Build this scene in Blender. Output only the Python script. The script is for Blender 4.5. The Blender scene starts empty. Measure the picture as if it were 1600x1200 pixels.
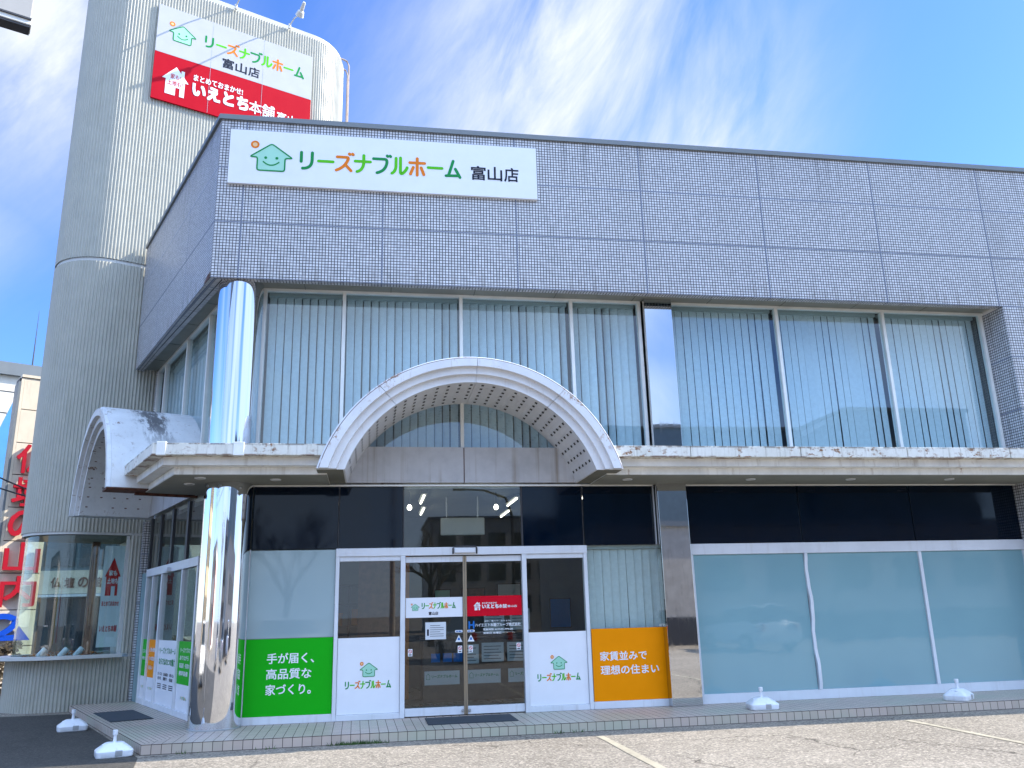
import bpy, bmesh, math, random
from mathutils import Vector, Matrix
R = math.radians
random.seed(7)
scene = bpy.context.scene
COL = scene.collection

# ------------------------------------------------------------------ camera
cam_d = bpy.data.cameras.new("camera")
cam_d.sensor_width = 36.0
cam_d.lens = 29.435
cam_d.clip_start = 0.05
cam_d.clip_end = 2000
cam = bpy.data.objects.new("camera", cam_d)
COL.objects.link(cam)
CR = Vector((0.98642523, -0.16215945, -0.02587613))
CD = Vector((0.01793222, 0.26301021, -0.96462639))
CF = Vector((0.16322897, 0.95106779, 0.26234778))
m3 = Matrix((CR, -CD, -CF)).transposed()
cam.matrix_world = Matrix.Translation((0, 0, 1.55)) @ m3.to_4x4()
scene.camera = cam

# ------------------------------------------------------------------ light
SUN_AZ, SUN_EL = 5.0, 38.5            # degrees from +X towards +Y, elevation
sun_d = bpy.data.lights.new("sun", 'SUN')
sun_d.energy = 2.0
sun_d.angle = R(0.5)
sun_d.color = (1.0, 0.93, 0.82)
sun = bpy.data.objects.new("sun", sun_d)
COL.objects.link(sun)
sv = Vector((math.cos(R(SUN_AZ)) * math.cos(R(SUN_EL)), math.sin(R(SUN_AZ)) * math.cos(R(SUN_EL)), math.sin(R(SUN_EL))))
sun.rotation_euler = sv.to_track_quat('Z', 'Y').to_euler()

world = bpy.data.worlds.new("World")
scene.world = world
world.use_nodes = True
wn, wl = world.node_tree.nodes, world.node_tree.links
wn.clear()
wout = wn.new('ShaderNodeOutputWorld')
bg = wn.new('ShaderNodeBackground')
bg.inputs['Strength'].default_value = 0.15
sky = wn.new('ShaderNodeTexSky')
sky.sky_type = 'NISHITA'
sky.sun_disc = False
sky.sun_elevation = R(SUN_EL)
sky.sun_rotation = R(90 - SUN_AZ)
sky.air_density = 1.0
sky.dust_density = 0.3
sky.ozone_density = 3.0


def wmath(op, a, b=None, c=None):
    n = wn.new('ShaderNodeMath'); n.operation = op
    for i, v in enumerate((a, b, c)):
        if v is None: continue
        if isinstance(v, (int, float)): n.inputs[i].default_value = v
        else: wl.new(v, n.inputs[i])
    return n.outputs[0]


def wramp(v, lo, hi):
    n = wn.new('ShaderNodeMapRange'); n.interpolation_type = 'SMOOTHSTEP'
    wl.new(v, n.inputs['Value'])
    n.inputs['From Min'].default_value = lo; n.inputs['From Max'].default_value = hi
    return n.outputs['Result']


tc = wn.new('ShaderNodeTexCoord')
sep = wn.new('ShaderNodeSeparateXYZ'); wl.new(tc.outputs['Generated'], sep.inputs[0])
az = wmath('ARCTAN2', sep.outputs['X'], sep.outputs['Y'])
el = wmath('ARCSINE', sep.outputs['Z'])
comb = wn.new('ShaderNodeCombineXYZ'); wl.new(az, comb.inputs[0]); wl.new(el, comb.inputs[1])


def wnoise(rot, scale, nscale, detail, rough, off=(0, 0, 0), dist=0.0):
    mp = wn.new('ShaderNodeMapping'); mp.vector_type = 'TEXTURE'
    mp.inputs['Rotation'].default_value = (0, 0, R(rot)); mp.inputs['Scale'].default_value = scale
    mp.inputs['Location'].default_value = off
    wl.new(comb.outputs[0], mp.inputs[0])
    n = wn.new('ShaderNodeTexNoise'); n.inputs['Scale'].default_value = nscale
    n.inputs['Detail'].default_value = detail; n.inputs['Roughness'].default_value = rough
    n.inputs['Distortion'].default_value = dist
    wl.new(mp.outputs[0], n.inputs['Vector'])
    return n.outputs['Fac']


streak = wnoise(50, (2.6, 1.0, 1.0), 8.0, 8.0, 0.60, dist=0.7)
patch = wnoise(35, (1.6, 1.0, 1.0), 3.6, 4.0, 0.55, off=(0.37, 0.11, 0), dist=0.3)
fine = wnoise(50, (3.5, 1.0, 1.0), 36.0, 5.0, 0.7)


def wblob(a0, e0, sa, se, rot=0.0):
    da = wmath('SUBTRACT', az, R(a0)); de = wmath('SUBTRACT', el, R(e0))
    c, s_ = math.cos(R(rot)), math.sin(R(rot))
    x = wmath('ADD', wmath('MULTIPLY', da, c), wmath('MULTIPLY', de, s_))
    y = wmath('SUBTRACT', wmath('MULTIPLY', de, c), wmath('MULTIPLY', da, s_))
    x2 = wmath('POWER', wmath('MULTIPLY', x, 1 / R(sa)), 2.0)
    y2 = wmath('POWER', wmath('MULTIPLY', y, 1 / R(se)), 2.0)
    return wmath('EXPONENT', wmath('MULTIPLY', wmath('ADD', x2, y2), -1.0))


blobs = wmath('MAXIMUM', wblob(15.0, 35.0, 15.0, 12.0, 62.0), wblob(-24, 35, 9.0, 9.0, 20.0))
blobs = wmath('MAXIMUM', blobs, wmath('MULTIPLY', wblob(-31, 21, 8.0, 4.0, 15.0), 0.65))
blobs = wmath('MAXIMUM', blobs, wmath('MULTIPLY', wblob(22, 28.0, 12.0, 8.0, 62.0), 0.9))
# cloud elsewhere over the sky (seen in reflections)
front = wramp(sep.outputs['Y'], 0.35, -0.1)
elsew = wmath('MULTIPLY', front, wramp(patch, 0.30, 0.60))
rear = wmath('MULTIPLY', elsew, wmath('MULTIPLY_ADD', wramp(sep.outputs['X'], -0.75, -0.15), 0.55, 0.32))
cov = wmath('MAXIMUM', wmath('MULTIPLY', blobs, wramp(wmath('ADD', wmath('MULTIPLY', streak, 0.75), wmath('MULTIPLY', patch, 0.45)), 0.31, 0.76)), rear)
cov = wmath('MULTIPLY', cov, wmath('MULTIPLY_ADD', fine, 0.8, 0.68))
cov = wmath('MINIMUM', cov, 0.97)
cov.node.use_clamp = True
hs = wn.new('ShaderNodeHueSaturation'); hs.inputs['Saturation'].default_value = 1.18; hs.inputs['Value'].default_value = 1.0
wl.new(sky.outputs[0], hs.inputs['Color'])
tint = wn.new('ShaderNodeMix'); tint.data_type = 'RGBA'; tint.blend_type = 'MULTIPLY'; tint.inputs['Factor'].default_value = 1.0
wl.new(hs.outputs[0], tint.inputs['A']); tint.inputs['B'].default_value = (0.275, 0.315, 0.44, 1)
mx = wn.new('ShaderNodeMix'); mx.data_type = 'RGBA'
wl.new(cov, mx.inputs['Factor']); wl.new(tint.outputs['Result'], mx.inputs['A'])
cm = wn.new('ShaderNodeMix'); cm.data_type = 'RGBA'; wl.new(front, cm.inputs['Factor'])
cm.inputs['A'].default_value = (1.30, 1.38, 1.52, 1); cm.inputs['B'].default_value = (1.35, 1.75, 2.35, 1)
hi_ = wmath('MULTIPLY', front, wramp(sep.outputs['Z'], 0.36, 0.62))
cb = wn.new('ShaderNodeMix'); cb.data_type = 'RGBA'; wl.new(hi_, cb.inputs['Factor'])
wl.new(cm.outputs['Result'], cb.inputs['A']); cb.inputs['B'].default_value = (3.6, 4.9, 7.2, 1)  # unseen high cloud behind the camera, added extra bright to light the facade
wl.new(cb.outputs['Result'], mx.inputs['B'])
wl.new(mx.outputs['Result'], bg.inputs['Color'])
wl.new(bg.outputs[0], wout.inputs[0])

scene.view_settings.view_transform = 'Standard'
scene.view_settings.look = 'None'
scene.view_settings.exposure = 2.35
scene.view_settings.gamma = 1.0
scene.view_settings.use_curve_mapping = False
try:
    scene.cycles.transparent_max_bounces = 24
    scene.cycles.max_bounces = 10
    scene.cycles.glossy_bounces = 6
    scene.cycles.caustics_reflective = False
    scene.cycles.caustics_refractive = False
    scene.cycles.sample_clamp_indirect = 6.0
    scene.cycles.use_denoising = True
except Exception:
    pass


# ------------------------------------------------------------------ materials
class NT:
    def __init__(s, name):
        s.m = bpy.data.materials.new(name); s.m.use_nodes = True
        s.n, s.l = s.m.node_tree.nodes, s.m.node_tree.links
        s.b = s.n['Principled BSDF']; s.out = s.n['Material Output']
        s.tc = s.n.new('ShaderNodeTexCoord')

    def set(s, k, v):
        i = s.b.inputs[k]
        if hasattr(v, 'is_linked') or isinstance(v, bpy.types.NodeSocket): s.l.new(v, i)
        else: i.default_value = v

    def map(s, scale=(1, 1, 1), loc=(0, 0, 0), rot=(0, 0, 0), src='Object'):
        mp = s.n.new('ShaderNodeMapping'); mp.inputs['Scale'].default_value = scale
        mp.inputs['Location'].default_value = loc; mp.inputs['Rotation'].default_value = rot
        s.l.new(s.tc.outputs[src], mp.inputs[0]); return mp.outputs[0]

    def noise(s, vec, scale=5, detail=4, rough=.55, dist=0):
        n = s.n.new('ShaderNodeTexNoise'); n.inputs['Scale'].default_value = scale
        n.inputs['Detail'].default_value = detail; n.inputs['Roughness'].default_value = rough
        n.inputs['Distortion'].default_value = dist
        s.l.new(vec, n.inputs['Vector']); return n.outputs['Fac']

    def math(s, op, a, b=None, c=None):
        n = s.n.new('ShaderNodeMath'); n.operation = op
        for i, v in enumerate((a, b, c)):
            if v is None: continue
            if isinstance(v, (int, float)): n.inputs[i].default_value = v
            else: s.l.new(v, n.inputs[i])
        return n.outputs[0]

    def ramp(s, v, lo, hi, a=0.0, b=1.0):
        n = s.n.new('ShaderNodeMapRange'); n.interpolation_type = 'SMOOTHSTEP'
        s.l.new(v, n.inputs['Value'])
        n.inputs['From Min'].default_value = lo; n.inputs['From Max'].default_value = hi
        n.inputs['To Min'].default_value = a; n.inputs['To Max'].default_value = b
        return n.outputs['Result']

    def mix(s, f, a, b):
        n = s.n.new('ShaderNodeMix'); n.data_type = 'RGBA'
        for k, v in (('Factor', f), ('A', a), ('B', b)):
            i = [x for x in n.inputs if x.name == k and (x.type == 'RGBA' or k == 'Factor') and x.enabled][0]
            if isinstance(v, bpy.types.NodeSocket): s.l.new(v, i)
            elif isinstance(v, (int, float)): i.default_value = v
            else: i.default_value = (*v, 1)
        return [o for o in n.outputs if o.type == 'RGBA'][0]

    def bump(s, h, strength=.3, dist=.01):
        n = s.n.new('ShaderNodeBump'); n.inputs['Strength'].default_value = strength
        n.inputs['Distance'].default_value = dist
        s.l.new(h, n.inputs['Height']); s.l.new(n.outputs[0], s.b.inputs['Normal']); return n.outputs[0]


def paint(name, col, rough=.5, metal=0.0, var=.10, scale=3.0, bump=0.0, bscale=60, spec=.5,
          dirt=None, dirt_amt=0.0, rust=0.0, coat=0.0, dscale=(7, 7, .7)):
    t = NT(name)
    f = t.noise(t.map(), scale, 5, .6)
    lo = tuple(c * (1 - var) for c in col); hi = tuple(min(1, c * (1 + var)) for c in col)
    c = t.mix(t.ramp(f, .3, .7), lo, hi)
    if dirt_amt:
        d = t.noise(t.map(dscale), 1.6, 6, .62)
        d2 = t.noise(t.map((1, 1, 1), (3, 1, 2)), 1.1, 3, .5)
        k = t.math('MULTIPLY', t.ramp(d, .50, .74), t.ramp(d2, .35, .62))
        c = t.mix(t.math('MULTIPLY', k, dirt_amt), c, dirt or (.12, .1, .07))
    if rust:
        r1 = t.noise(t.map((1, 1, 1), (7, 3, 1)), 2.1, 7, .7)
        r2 = t.noise(t.map((9, 9, 2.0)), 1.4, 5, .6)
        k = t.math('MULTIPLY', t.ramp(r1, .62 - rust * .12, .70 - rust * .1), t.ramp(r2, .40, .60))
        rc = t.mix(t.noise(t.map(), 22, 3), (.10, .035, .012), (.36, .15, .045))
        c = t.mix(k, c, rc)
    t.set('Base Color', c)
    t.set('Roughness', t.ramp(f, .2, .8, max(0.02, rough - .07), min(1, rough + .07)))
    t.set('Metallic', metal); t.set('Specular IOR Level', spec)
    if coat: t.set('Coat Weight', coat); t.set('Coat Roughness', .05)
    if bump: t.bump(t.noise(t.map(), bscale, 4, .6), bump, .004)
    return t.m


def plain(name, col, rough=.45, var=.03, **k):
    return paint(name, col, rough, var=var, **k)


def tile_mat(name, pu, pv, gw, tile, grout, ju=None, jv=None, jou=0., jov=0., rough=.25, tvar=.12, vary2=None):
    t = NT(name)
    uv = t.n.new('ShaderNodeSeparateXYZ'); t.l.new(t.tc.outputs['UV'], uv.inputs[0])
    u, v = uv.outputs[0], uv.outputs[1]
    su, sv_ = t.math('DIVIDE', u, pu), t.math('DIVIDE', v, pv)
    fu, fv = t.math('FRACT', su), t.math('FRACT', sv_)
    eu = t.math('MULTIPLY', t.math('MINIMUM', fu, t.math('SUBTRACT', 1.0, fu)), pu)
    ev = t.math('MULTIPLY', t.math('MINIMUM', fv, t.math('SUBTRACT', 1.0, fv)), pv)
    e = t.math('MINIMUM', eu, ev)
    g = t.ramp(e, gw * .35, gw * .65)           # 0 in grout
    cell = t.n.new('ShaderNodeCombineXYZ')
    t.l.new(t.math('FLOOR', su), cell.inputs[0]); t.l.new(t.math('FLOOR', sv_), cell.inputs[1])
    wn_ = t.n.new('ShaderNodeTexWhiteNoise'); t.l.new(cell.outputs[0], wn_.inputs['Vector'])
    lo = tuple(c * (1 - tvar) for c in tile); hi = tuple(c * (1 + tvar) for c in tile)
    c = t.mix(wn_.outputs['Value'], lo, hi)
    st = t.noise(t.map((1.5, 1.5, .25)), 1.3, 6, .6)
    c = t.mix(t.ramp(st, .52, .8, 0, .35), c, tuple(x * .6 for x in tile))
    if ju:
        q = t.n.new('ShaderNodeCombineXYZ'); t.l.new(t.math('MULTIPLY', u, 5.0), q.inputs[0]); t.l.new(t.math('MULTIPLY', v, .22), q.inputs[1])
        rs = t.math('MULTIPLY', t.ramp(t.noise(q.outputs[0], 1.6, 6, .65), .46, .70), t.ramp(v, 8.35, 9.25))
        c = t.mix(t.math('MULTIPLY', rs, .5), c, (.24, .24, .25))
        lw = t.math('MULTIPLY', t.ramp(t.noise(q.outputs[0], 2.3, 5, .6), .48, .68), t.ramp(v, 6.95, 6.55))
        c = t.mix(t.math('MULTIPLY', lw, .45), c, (.22, .19, .16))
    if vary2: c = t.mix(t.ramp(t.noise(t.map((1, 1, 1), (4, 2, 0)), .55, 4, .6), .42, .66), c, vary2)
    c = t.mix(g, grout, c)
    rr = t.math('MULTIPLY_ADD', t.math('SUBTRACT', 1.0, g), .5, rough)
    h = g
    for per, off, x in ((ju, jou, u), (jv, jov, v)):
        if not per: continue
        f = t.math('FRACT', t.math('DIVIDE', t.math('SUBTRACT', x, off - per * .5), per))
        d = t.math('MULTIPLY', t.math('ABSOLUTE', t.math('SUBTRACT', f, .5)), per)
        k = t.ramp(d, .009, .012)
        c = t.mix(k, (.16, .18, .24), c)
    t.set('Base Color', c); t.set('Roughness', rr)
    t.bump(h, .35, .003)
    return t.m


def glass_mat(name, tint=(.80, .90, .90), wave=.04, ior=1.7, wscale=.8):
    t = NT(name); t.n.remove(t.b)
    fr = t.n.new('ShaderNodeFresnel'); fr.inputs['IOR'].default_value = ior
    tr = t.n.new('ShaderNodeBsdfTransparent'); tr.inputs['Color'].default_value = (*tint, 1)
    gl = t.n.new('ShaderNodeBsdfGlossy'); gl.inputs['Roughness'].default_value = 0.0
    gl.inputs['Color'].default_value = (1, 1, 1, 1)
    bp = t.n.new('ShaderNodeBump'); bp.inputs['Strength'].default_value = wave; bp.inputs['Distance'].default_value = .05
    t.l.new(t.noise(t.map(), wscale, 1, .4), bp.inputs['Height']); t.l.new(bp.outputs[0], gl.inputs['Normal'])
    ms = t.n.new('ShaderNodeMixShader')
    geo = t.n.new('ShaderNodeNewGeometry')
    t.l.new(t.math('MULTIPLY', fr.outputs[0], t.math('SUBTRACT', 1.0, geo.outputs['Backfacing'])), ms.inputs[0]); t.l.new(tr.outputs[0], ms.inputs[1]); t.l.new(gl.outputs[0], ms.inputs[2])
    t.l.new(ms.outputs[0], t.out.inputs[0])
    return t.m


def mirror_mat(name, col, rough, wave, sc):
    t = NT(name)
    t.set('Base Color', col + (1,)); t.set('Metallic', 1.0)
    f = t.noise(t.map((1, 1, .12)), 14, 5, .6)
    t.set('Roughness', t.ramp(f, .35, .8, rough, rough + .05))
    t.bump(t.noise(t.map(sc), 1.0, 2, .4), wave, .02)
    return t.m


def emit(name, col, s):
    t = NT(name); t.set('Base Color', (*col, 1)); t.set('Emission Color', (*col, 1)); t.set('Emission Strength', s); return t.m


M = {}
M['tile'] = tile_mat('mosaic_tile', .0481, .0481, .0110, (.62, .622, .64), (.02, .018, .024), 2.165, .93, 2.56, 6.55 + .93, rough=.22)
M['step_tile'] = tile_mat('step_tile', .118, .06, .0075, (.50, .40, .33), (.07, .055, .045), rough=.42, tvar=.10, vary2=(.42, .41, .31))
M['coping'] = plain('grey_coping_metal', (.17, .19, .20), .45)
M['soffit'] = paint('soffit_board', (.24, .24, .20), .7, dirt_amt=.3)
M['white'] = paint('white_aluminium', (.68, .70, .73), .35, var=.04, dirt=(.3, .25, .18), dirt_amt=.25)
M['cream'] = paint('cream_window_bar', (.76, .76, .72), .4, var=.05)
M['lip'] = paint('rust_stained_white_lip', (.62, .61, .57), .5, dirt=(.20, .17, .13), dirt_amt=.8, rust=.95)
M['band'] = paint('white_canopy_band', (.80, .80, .77), .5, dirt=(.3, .24, .16), dirt_amt=.55, rust=.12)
M['arch'] = paint('white_arch_paint', (.68, .68, .70), .5, dirt=(.36, .29, .19), dirt_amt=.35, rust=.0, dscale=(9, 9, 2.0))
M['arch_old'] = paint('weathered_arch_paint', (.60, .62, .64), .5, dirt=(.05, .05, .055), dirt_amt=.9, rust=.35, dscale=(1.4, 1.4, .6))
M['vault'] = paint('vault_soffit_paint', (.40, .37, .29), .6, dirt=(.24, .20, .13), dirt_amt=.7, rust=.1)
M['infill'] = paint('stained_infill_panel', (.46, .46, .47), .5, dirt=(.27, .23, .19), dirt_amt=1.0, dscale=(6, 6, .12))
M['dark'] = plain('dark_void', (.015, .014, .013), .8)
M['rustedge'] = paint('rusted_edge', (.10, .04, .025), .8, var=.5, scale=20)
M['mirror'] = mirror_mat('polished_steel', (.74, .75, .77), .02, .15, (3.0, 3.0, .25))
M['mirror_flat'] = mirror_mat('polished_steel_flat', (.62, .62, .61), .012, .10, (1.2, 1.2, .5))
M['glass'] = glass_mat('window_glass', (.865, .94, .960), .02, 2.0)
M['glass_low'] = glass_mat('shop_glass', (.86, .91, .90), .015)
M['glass_show'] = glass_mat('display_glass', (.84, .91, .90), .05)
M['black_glass'] = paint('black_spandrel_glass', (.0004, .0045, .013), .015, var=.15, spec=.26)
M['blind'] = paint('grey_blind_fabric', (.70, .73, .74), .8, var=.05, scale=14)
M['blind_head'] = plain('blind_headrail', (.45, .5, .5), .5)
M['floor'] = paint('interior_floor', (.14, .12, .10), .3)
M['room'] = paint('interior_wall', (.15, .15, .14), .8)
M['room_dark'] = paint('interior_dark_panel', (.06, .05, .045), .5)
M['darkwood'] = paint('dark_counter_wood', (.045, .028, .022), .4, var=.3, scale=8)
M['wood'] = paint('brown_wood_post', (.17, .075, .045), .5, var=.3, scale=9)
M['orange_wall'] = plain('orange_painted_wall', (.55, .17, .02), .6)
M['paper'] = plain('white_paper', (.62, .65, .68), .6)
M['board_white'] = plain('white_sign_board', (.78, .79, .82), .38, var=.02)
M['board_red'] = plain('red_sign_board', (.62, .002, .018), .45, var=.02, spec=.12)
M['s_green'] = plain('dark_green_print', (.008, .25, .06), .4, spec=.15)
M['s_lime'] = plain('light_green_print', (.10, .52, .01), .4, spec=.15)
M['s_orange'] = plain('orange_print', (.78, .20, .01), .4, spec=.15)
M['s_pale'] = plain('pale_green_print', (.34, .66, .50), .4)
M['s_peach'] = plain('peach_print', (.85, .52, .25), .4)
M['s_ink'] = plain('black_print', (.012, .014, .03), .4, spec=.15)
M['s_white'] = plain('white_print', (.80, .82, .84), .4)
M['s_red'] = plain('red_print', (.60, .02, .02), .4, spec=.15)
M['s_blue'] = plain('blue_print', (.02, .16, .50), .4, spec=.15)
M['p_green'] = plain('green_poster', (.006, .40, .008), .45, var=.02, spec=.12)
M['p_orange'] = plain('orange_poster', (.90, .28, .0), .45, var=.02, spec=.10)
M['corr'] = paint('corrugated_steel', (.42, .41, .35), .42, var=.05, dirt=(.28, .27, .2), dirt_amt=.35, dscale=(3, 3, .3))
M['corr_trim'] = paint('corrugated_trim', (.56, .56, .53), .45, var=.05)
M['tower_cap'] = plain('tower_coping', (.52, .52, .48), .45)
M['rusty'] = paint('rusty_ladder_paint', (.42, .33, .27), .7, var=.2, rust=.9)
M['plastic'] = plain('white_plastic', (.72, .74, .77), .32, var=.03, dirt=(.35, .33, .28), dirt_amt=.3)
M['mat'] = paint('rubber_mat', (.035, .045, .055), .8, bump=.5, bscale=220)
M['steel'] = plain('galvanised_steel', (.42, .43, .44), .4, metal=.6)
M['iron'] = plain('dark_iron', (.03, .03, .035), .5)
M['lampw'] = plain('white_lamp_housing', (.68, .67, .63), .4)
M['beige'] = paint('beige_sign_panel', (.66, .57, .44), .55, var=.05, dirt=(.4, .34, .26), dirt_amt=.4)
M['beige2'] = paint('cream_cladding', (.72, .66, .56), .6, var=.04)
M['k_red'] = plain('red_sign_letter', (.40, .014, .028), .35, spec=.15)
M['k_blue'] = plain('blue_sign_arrow', (.01, .07, .48), .35, spec=.15)
M['blue_glaze'] = plain('blue_glazing', (.10, .30, .62), .08)
M['hedge'] = paint('brown_hedge_leaf', (.045, .032, .016), .8, var=.5, scale=8)
M['weed'] = plain('green_weed_leaf', (.05, .12, .02), .7, var=.3)
M['bark'] = plain('bare_tree_bark', (.06, .045, .035), .85, var=.3)
M['mulch'] = paint('orange_garland', (.42, .13, .03), .8, var=.4, scale=20)
M['light'] = emit('lit_tube', (1.0, .93, .80), 1.3)
M['downl'] = plain('downlight_lens', (.40, .39, .34), .3)
M['bldg_grey'] = paint('grey_render_wall', (.46, .42, .36), .75, dirt_amt=.4)
M['bldg_dark'] = paint('dark_plinth', (.05, .05, .052), .7)
M['bldg_beige'] = paint('beige_block_wall', (.48, .38, .24), .7)
M['bldg_blue'] = paint('blue_grey_cladding', (.11, .15, .17), .6)
M['win_dark'] = paint('dark_window', (.03, .04, .05), .06)
M['car_silver'] = plain('silver_car_paint', (.45, .46, .47), .28, metal=.5, coat=.6)
M['car_white'] = plain('white_car_paint', (.70, .71, .72), .3, coat=.6)
M['tyre'] = plain('tyre_rubber', (.02, .02, .02), .8)
M['tail'] = plain('red_tail_lamp', (.45, .01, .01), .2)
M['yellow'] = plain('yellow_banner_cloth', (.75, .62, .01), .6)
M['line'] = paint('worn_white_line', (.33, .29, .21), .8, var=.1, dirt=(.17, .14, .105), dirt_amt=1.0, dscale=(5, 5, 5))


def frosted_mat():
    t = NT('frosted_film')
    f = t.noise(t.map(), .5, 3, .5)
    t.set('Base Color', t.mix(t.ramp(f, .3, .7), (.17, .33, .37), (.20, .37, .40)))
    bp = t.n.new('ShaderNodeBump'); bp.inputs['Strength'].default_value = .06; bp.inputs['Distance'].default_value = .05
    t.l.new(t.noise(t.map(), 1.3, 3, .5), bp.inputs['Height']); t.l.new(bp.outputs[0], t.b.inputs['Coat Normal'])
    t.set('Roughness', .5); t.set('Coat Weight', .75); t.set('Coat Roughness', .03); t.set('Coat IOR', 1.75)
    return t.m


def pale_film_mat():
    t = NT('pale_window_film')
    f = t.noise(t.map(), .8, 3, .5)
    t.set('Base Color', t.mix(t.ramp(f, .3, .7), (.26, .36, .38), (.32, .42, .43)))
    t.set('Roughness', .5); t.set('Coat Weight', .8); t.set('Coat Roughness', .03)
    return t.m


def lip_mat():
    t = NT('rust_stained_white_lip')
    v = t.map()
    sp = t.n.new('ShaderNodeSeparateXYZ'); t.l.new(v, sp.inputs[0])
    f = t.noise(v, 3, 5, .6)
    c = t.mix(t.ramp(f, .3, .7), (.66, .64, .56), (.76, .74, .67))
    st = t.noise(t.map((14, 14, 1.6)), 1.5, 6, .65)
    c = t.mix(t.math('MULTIPLY', t.ramp(st, .5, .72), .55), c, (.27, .22, .15))
    blot = t.ramp(t.noise(t.map((1, 1, 1), (7.3, 3, 1)), 1.3, 4, .6), .43, .57)
    r1 = t.noise(t.map((3.0, 3.0, 5.0), (1, 2, 0)), 2.6, 8, .72)
    k = t.math('MULTIPLY', t.ramp(r1, .52, .60), blot)
    rc = t.mix(t.noise(v, 30, 4), (.09, .032, .012), (.42, .20, .07))
    c = t.mix(k, c, rc)
    top = t.math('MULTIPLY', t.ramp(sp.outputs[2], 3.800, 3.832), t.ramp(t.noise(v, 4.5, 7, .7), .44, .56))
    c = t.mix(t.math('MULTIPLY', top, .85), c, (.07, .055, .04))
    bot = t.math('MULTIPLY', t.ramp(sp.outputs[2], 3.700, 3.680), t.ramp(t.noise(v, 3.1, 6, .7), .5, .6))
    c = t.mix(t.math('MULTIPLY', bot, .8), c, (.16, .07, .03))
    t.set('Base Color', c); t.set('Roughness', .55)
    t.bump(t.math('ADD', k, f), .3, .004)
    return t.m


def arch_mat():
    t = NT('white_arch_paint')
    v = t.map()
    f = t.noise(v, 2.2, 5, .6)
    c = t.mix(t.ramp(f, .3, .7), (.67, .67, .68), (.75, .75, .755))
    gr = t.noise(t.map((6, 6, .9)), 2.0, 8, .7)
    c = t.mix(t.ramp(gr, .56, .74, 0, .45), c, (.40, .33, .23))
    sp = t.n.new('ShaderNodeSeparateXYZ'); t.l.new(v, sp.inputs[0])
    rad = t.math('SQRT', t.math('ADD', t.math('POWER', t.math('ADD', sp.outputs[0], 2.59), 2.0), t.math('POWER', t.math('SUBTRACT', sp.outputs[2], 2.88), 2.0)))
    r1 = t.noise(v, 9.0, 9, .78)
    blot = t.ramp(t.noise(t.map((1, 1, 1), (3, 8, 1)), 1.5, 4, .6), .47, .58)
    edge = t.ramp(rad, 2.02, 2.235)          # the outer rim rusts first
    k = t.math('MULTIPLY', t.ramp(t.math('MULTIPLY_ADD', edge, .085, r1), .585, .635), t.math('MULTIPLY', blot, t.math('MULTIPLY_ADD', edge, .9, .12)))
    c = t.mix(k, c, t.mix(t.noise(v, 40, 3), (.16, .07, .03), (.45, .24, .10)))
    t.set('Base Color', c); t.set('Roughness', .5)
    return t.m


def old_arch_mat():
    t = NT('weathered_arch_paint')
    v = t.map(rot=(0, 0, R(-24.4)))        # x runs along the vault's axis, y across it
    sp = t.n.new('ShaderNodeSeparateXYZ'); t.l.new(v, sp.inputs[0])
    f = t.noise(v, 2.5, 5, .6)
    c = t.mix(t.ramp(f, .3, .7), (.60, .61, .61), (.69, .70, .70))
    mp = t.n.new('ShaderNodeMapping'); mp.inputs['Scale'].default_value = (4.5, 1.2, 1.0); t.l.new(v, mp.inputs[0])
    st = t.noise(mp.outputs[0], 1.9, 10, .78)
    dx = t.math('ABSOLUTE', t.math('ADD', t.math('MULTIPLY_ADD', t.noise(v, 2.6, 4, .6), .5, -.25), t.math('ADD', sp.outputs[0], 6.80)))
    where = t.ramp(dx, .42, .10)
    hi = t.ramp(sp.outputs[2], 4.0, 4.7)
    k = t.math('MULTIPLY', t.ramp(t.math('MULTIPLY_ADD', where, .10, st), .50, .62), t.math('MULTIPLY', where, hi))
    c = t.mix(t.math('MULTIPLY', k, .92), c, (.05, .05, .055))
    r1 = t.noise(v, 8.0, 9, .78)
    k2 = t.math('MULTIPLY', t.ramp(r1, .57, .63), t.ramp(t.noise(v, 1.5, 3, .5), .46, .58))
    c = t.mix(k2, c, (.17, .08, .035))
    k3 = t.ramp(t.noise(t.map((9, 9, 1.5)), 2.2, 8, .7), .56, .70)
    c = t.mix(t.math('MULTIPLY', k3, .35), c, (.36, .30, .20))
    t.set('Base Color', c); t.set('Roughness', .6)
    return t.m


M['arch'] = arch_mat()
M['lip'] = lip_mat()
M['arch_old'] = old_arch_mat()
M['foot'] = paint('shaded_foot_panel', (.16, .155, .12), .7, var=.15)  # shade under the front arch legs put into the colour
M['tboard'] = plain('dimmed_white_tower_board', (.47, .48, .50), .45, var=.02, spec=.15)  # darker copy of the white board; strong sun on the tower offset in colour
M['tred'] = plain('dimmed_red_tower_board', (.46, .0015, .014), .5, var=.02, spec=.1)  # red board darkened likewise, its colour holds back the sun
M['bronze'] = plain('bronze_door_stile', (.34, .27, .19), .35, metal=.6)
M['signbox'] = plain('grey_sign_box', (.36, .35, .33), .6)
M['frost'] = frosted_mat()
M['film'] = pale_film_mat()


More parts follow.
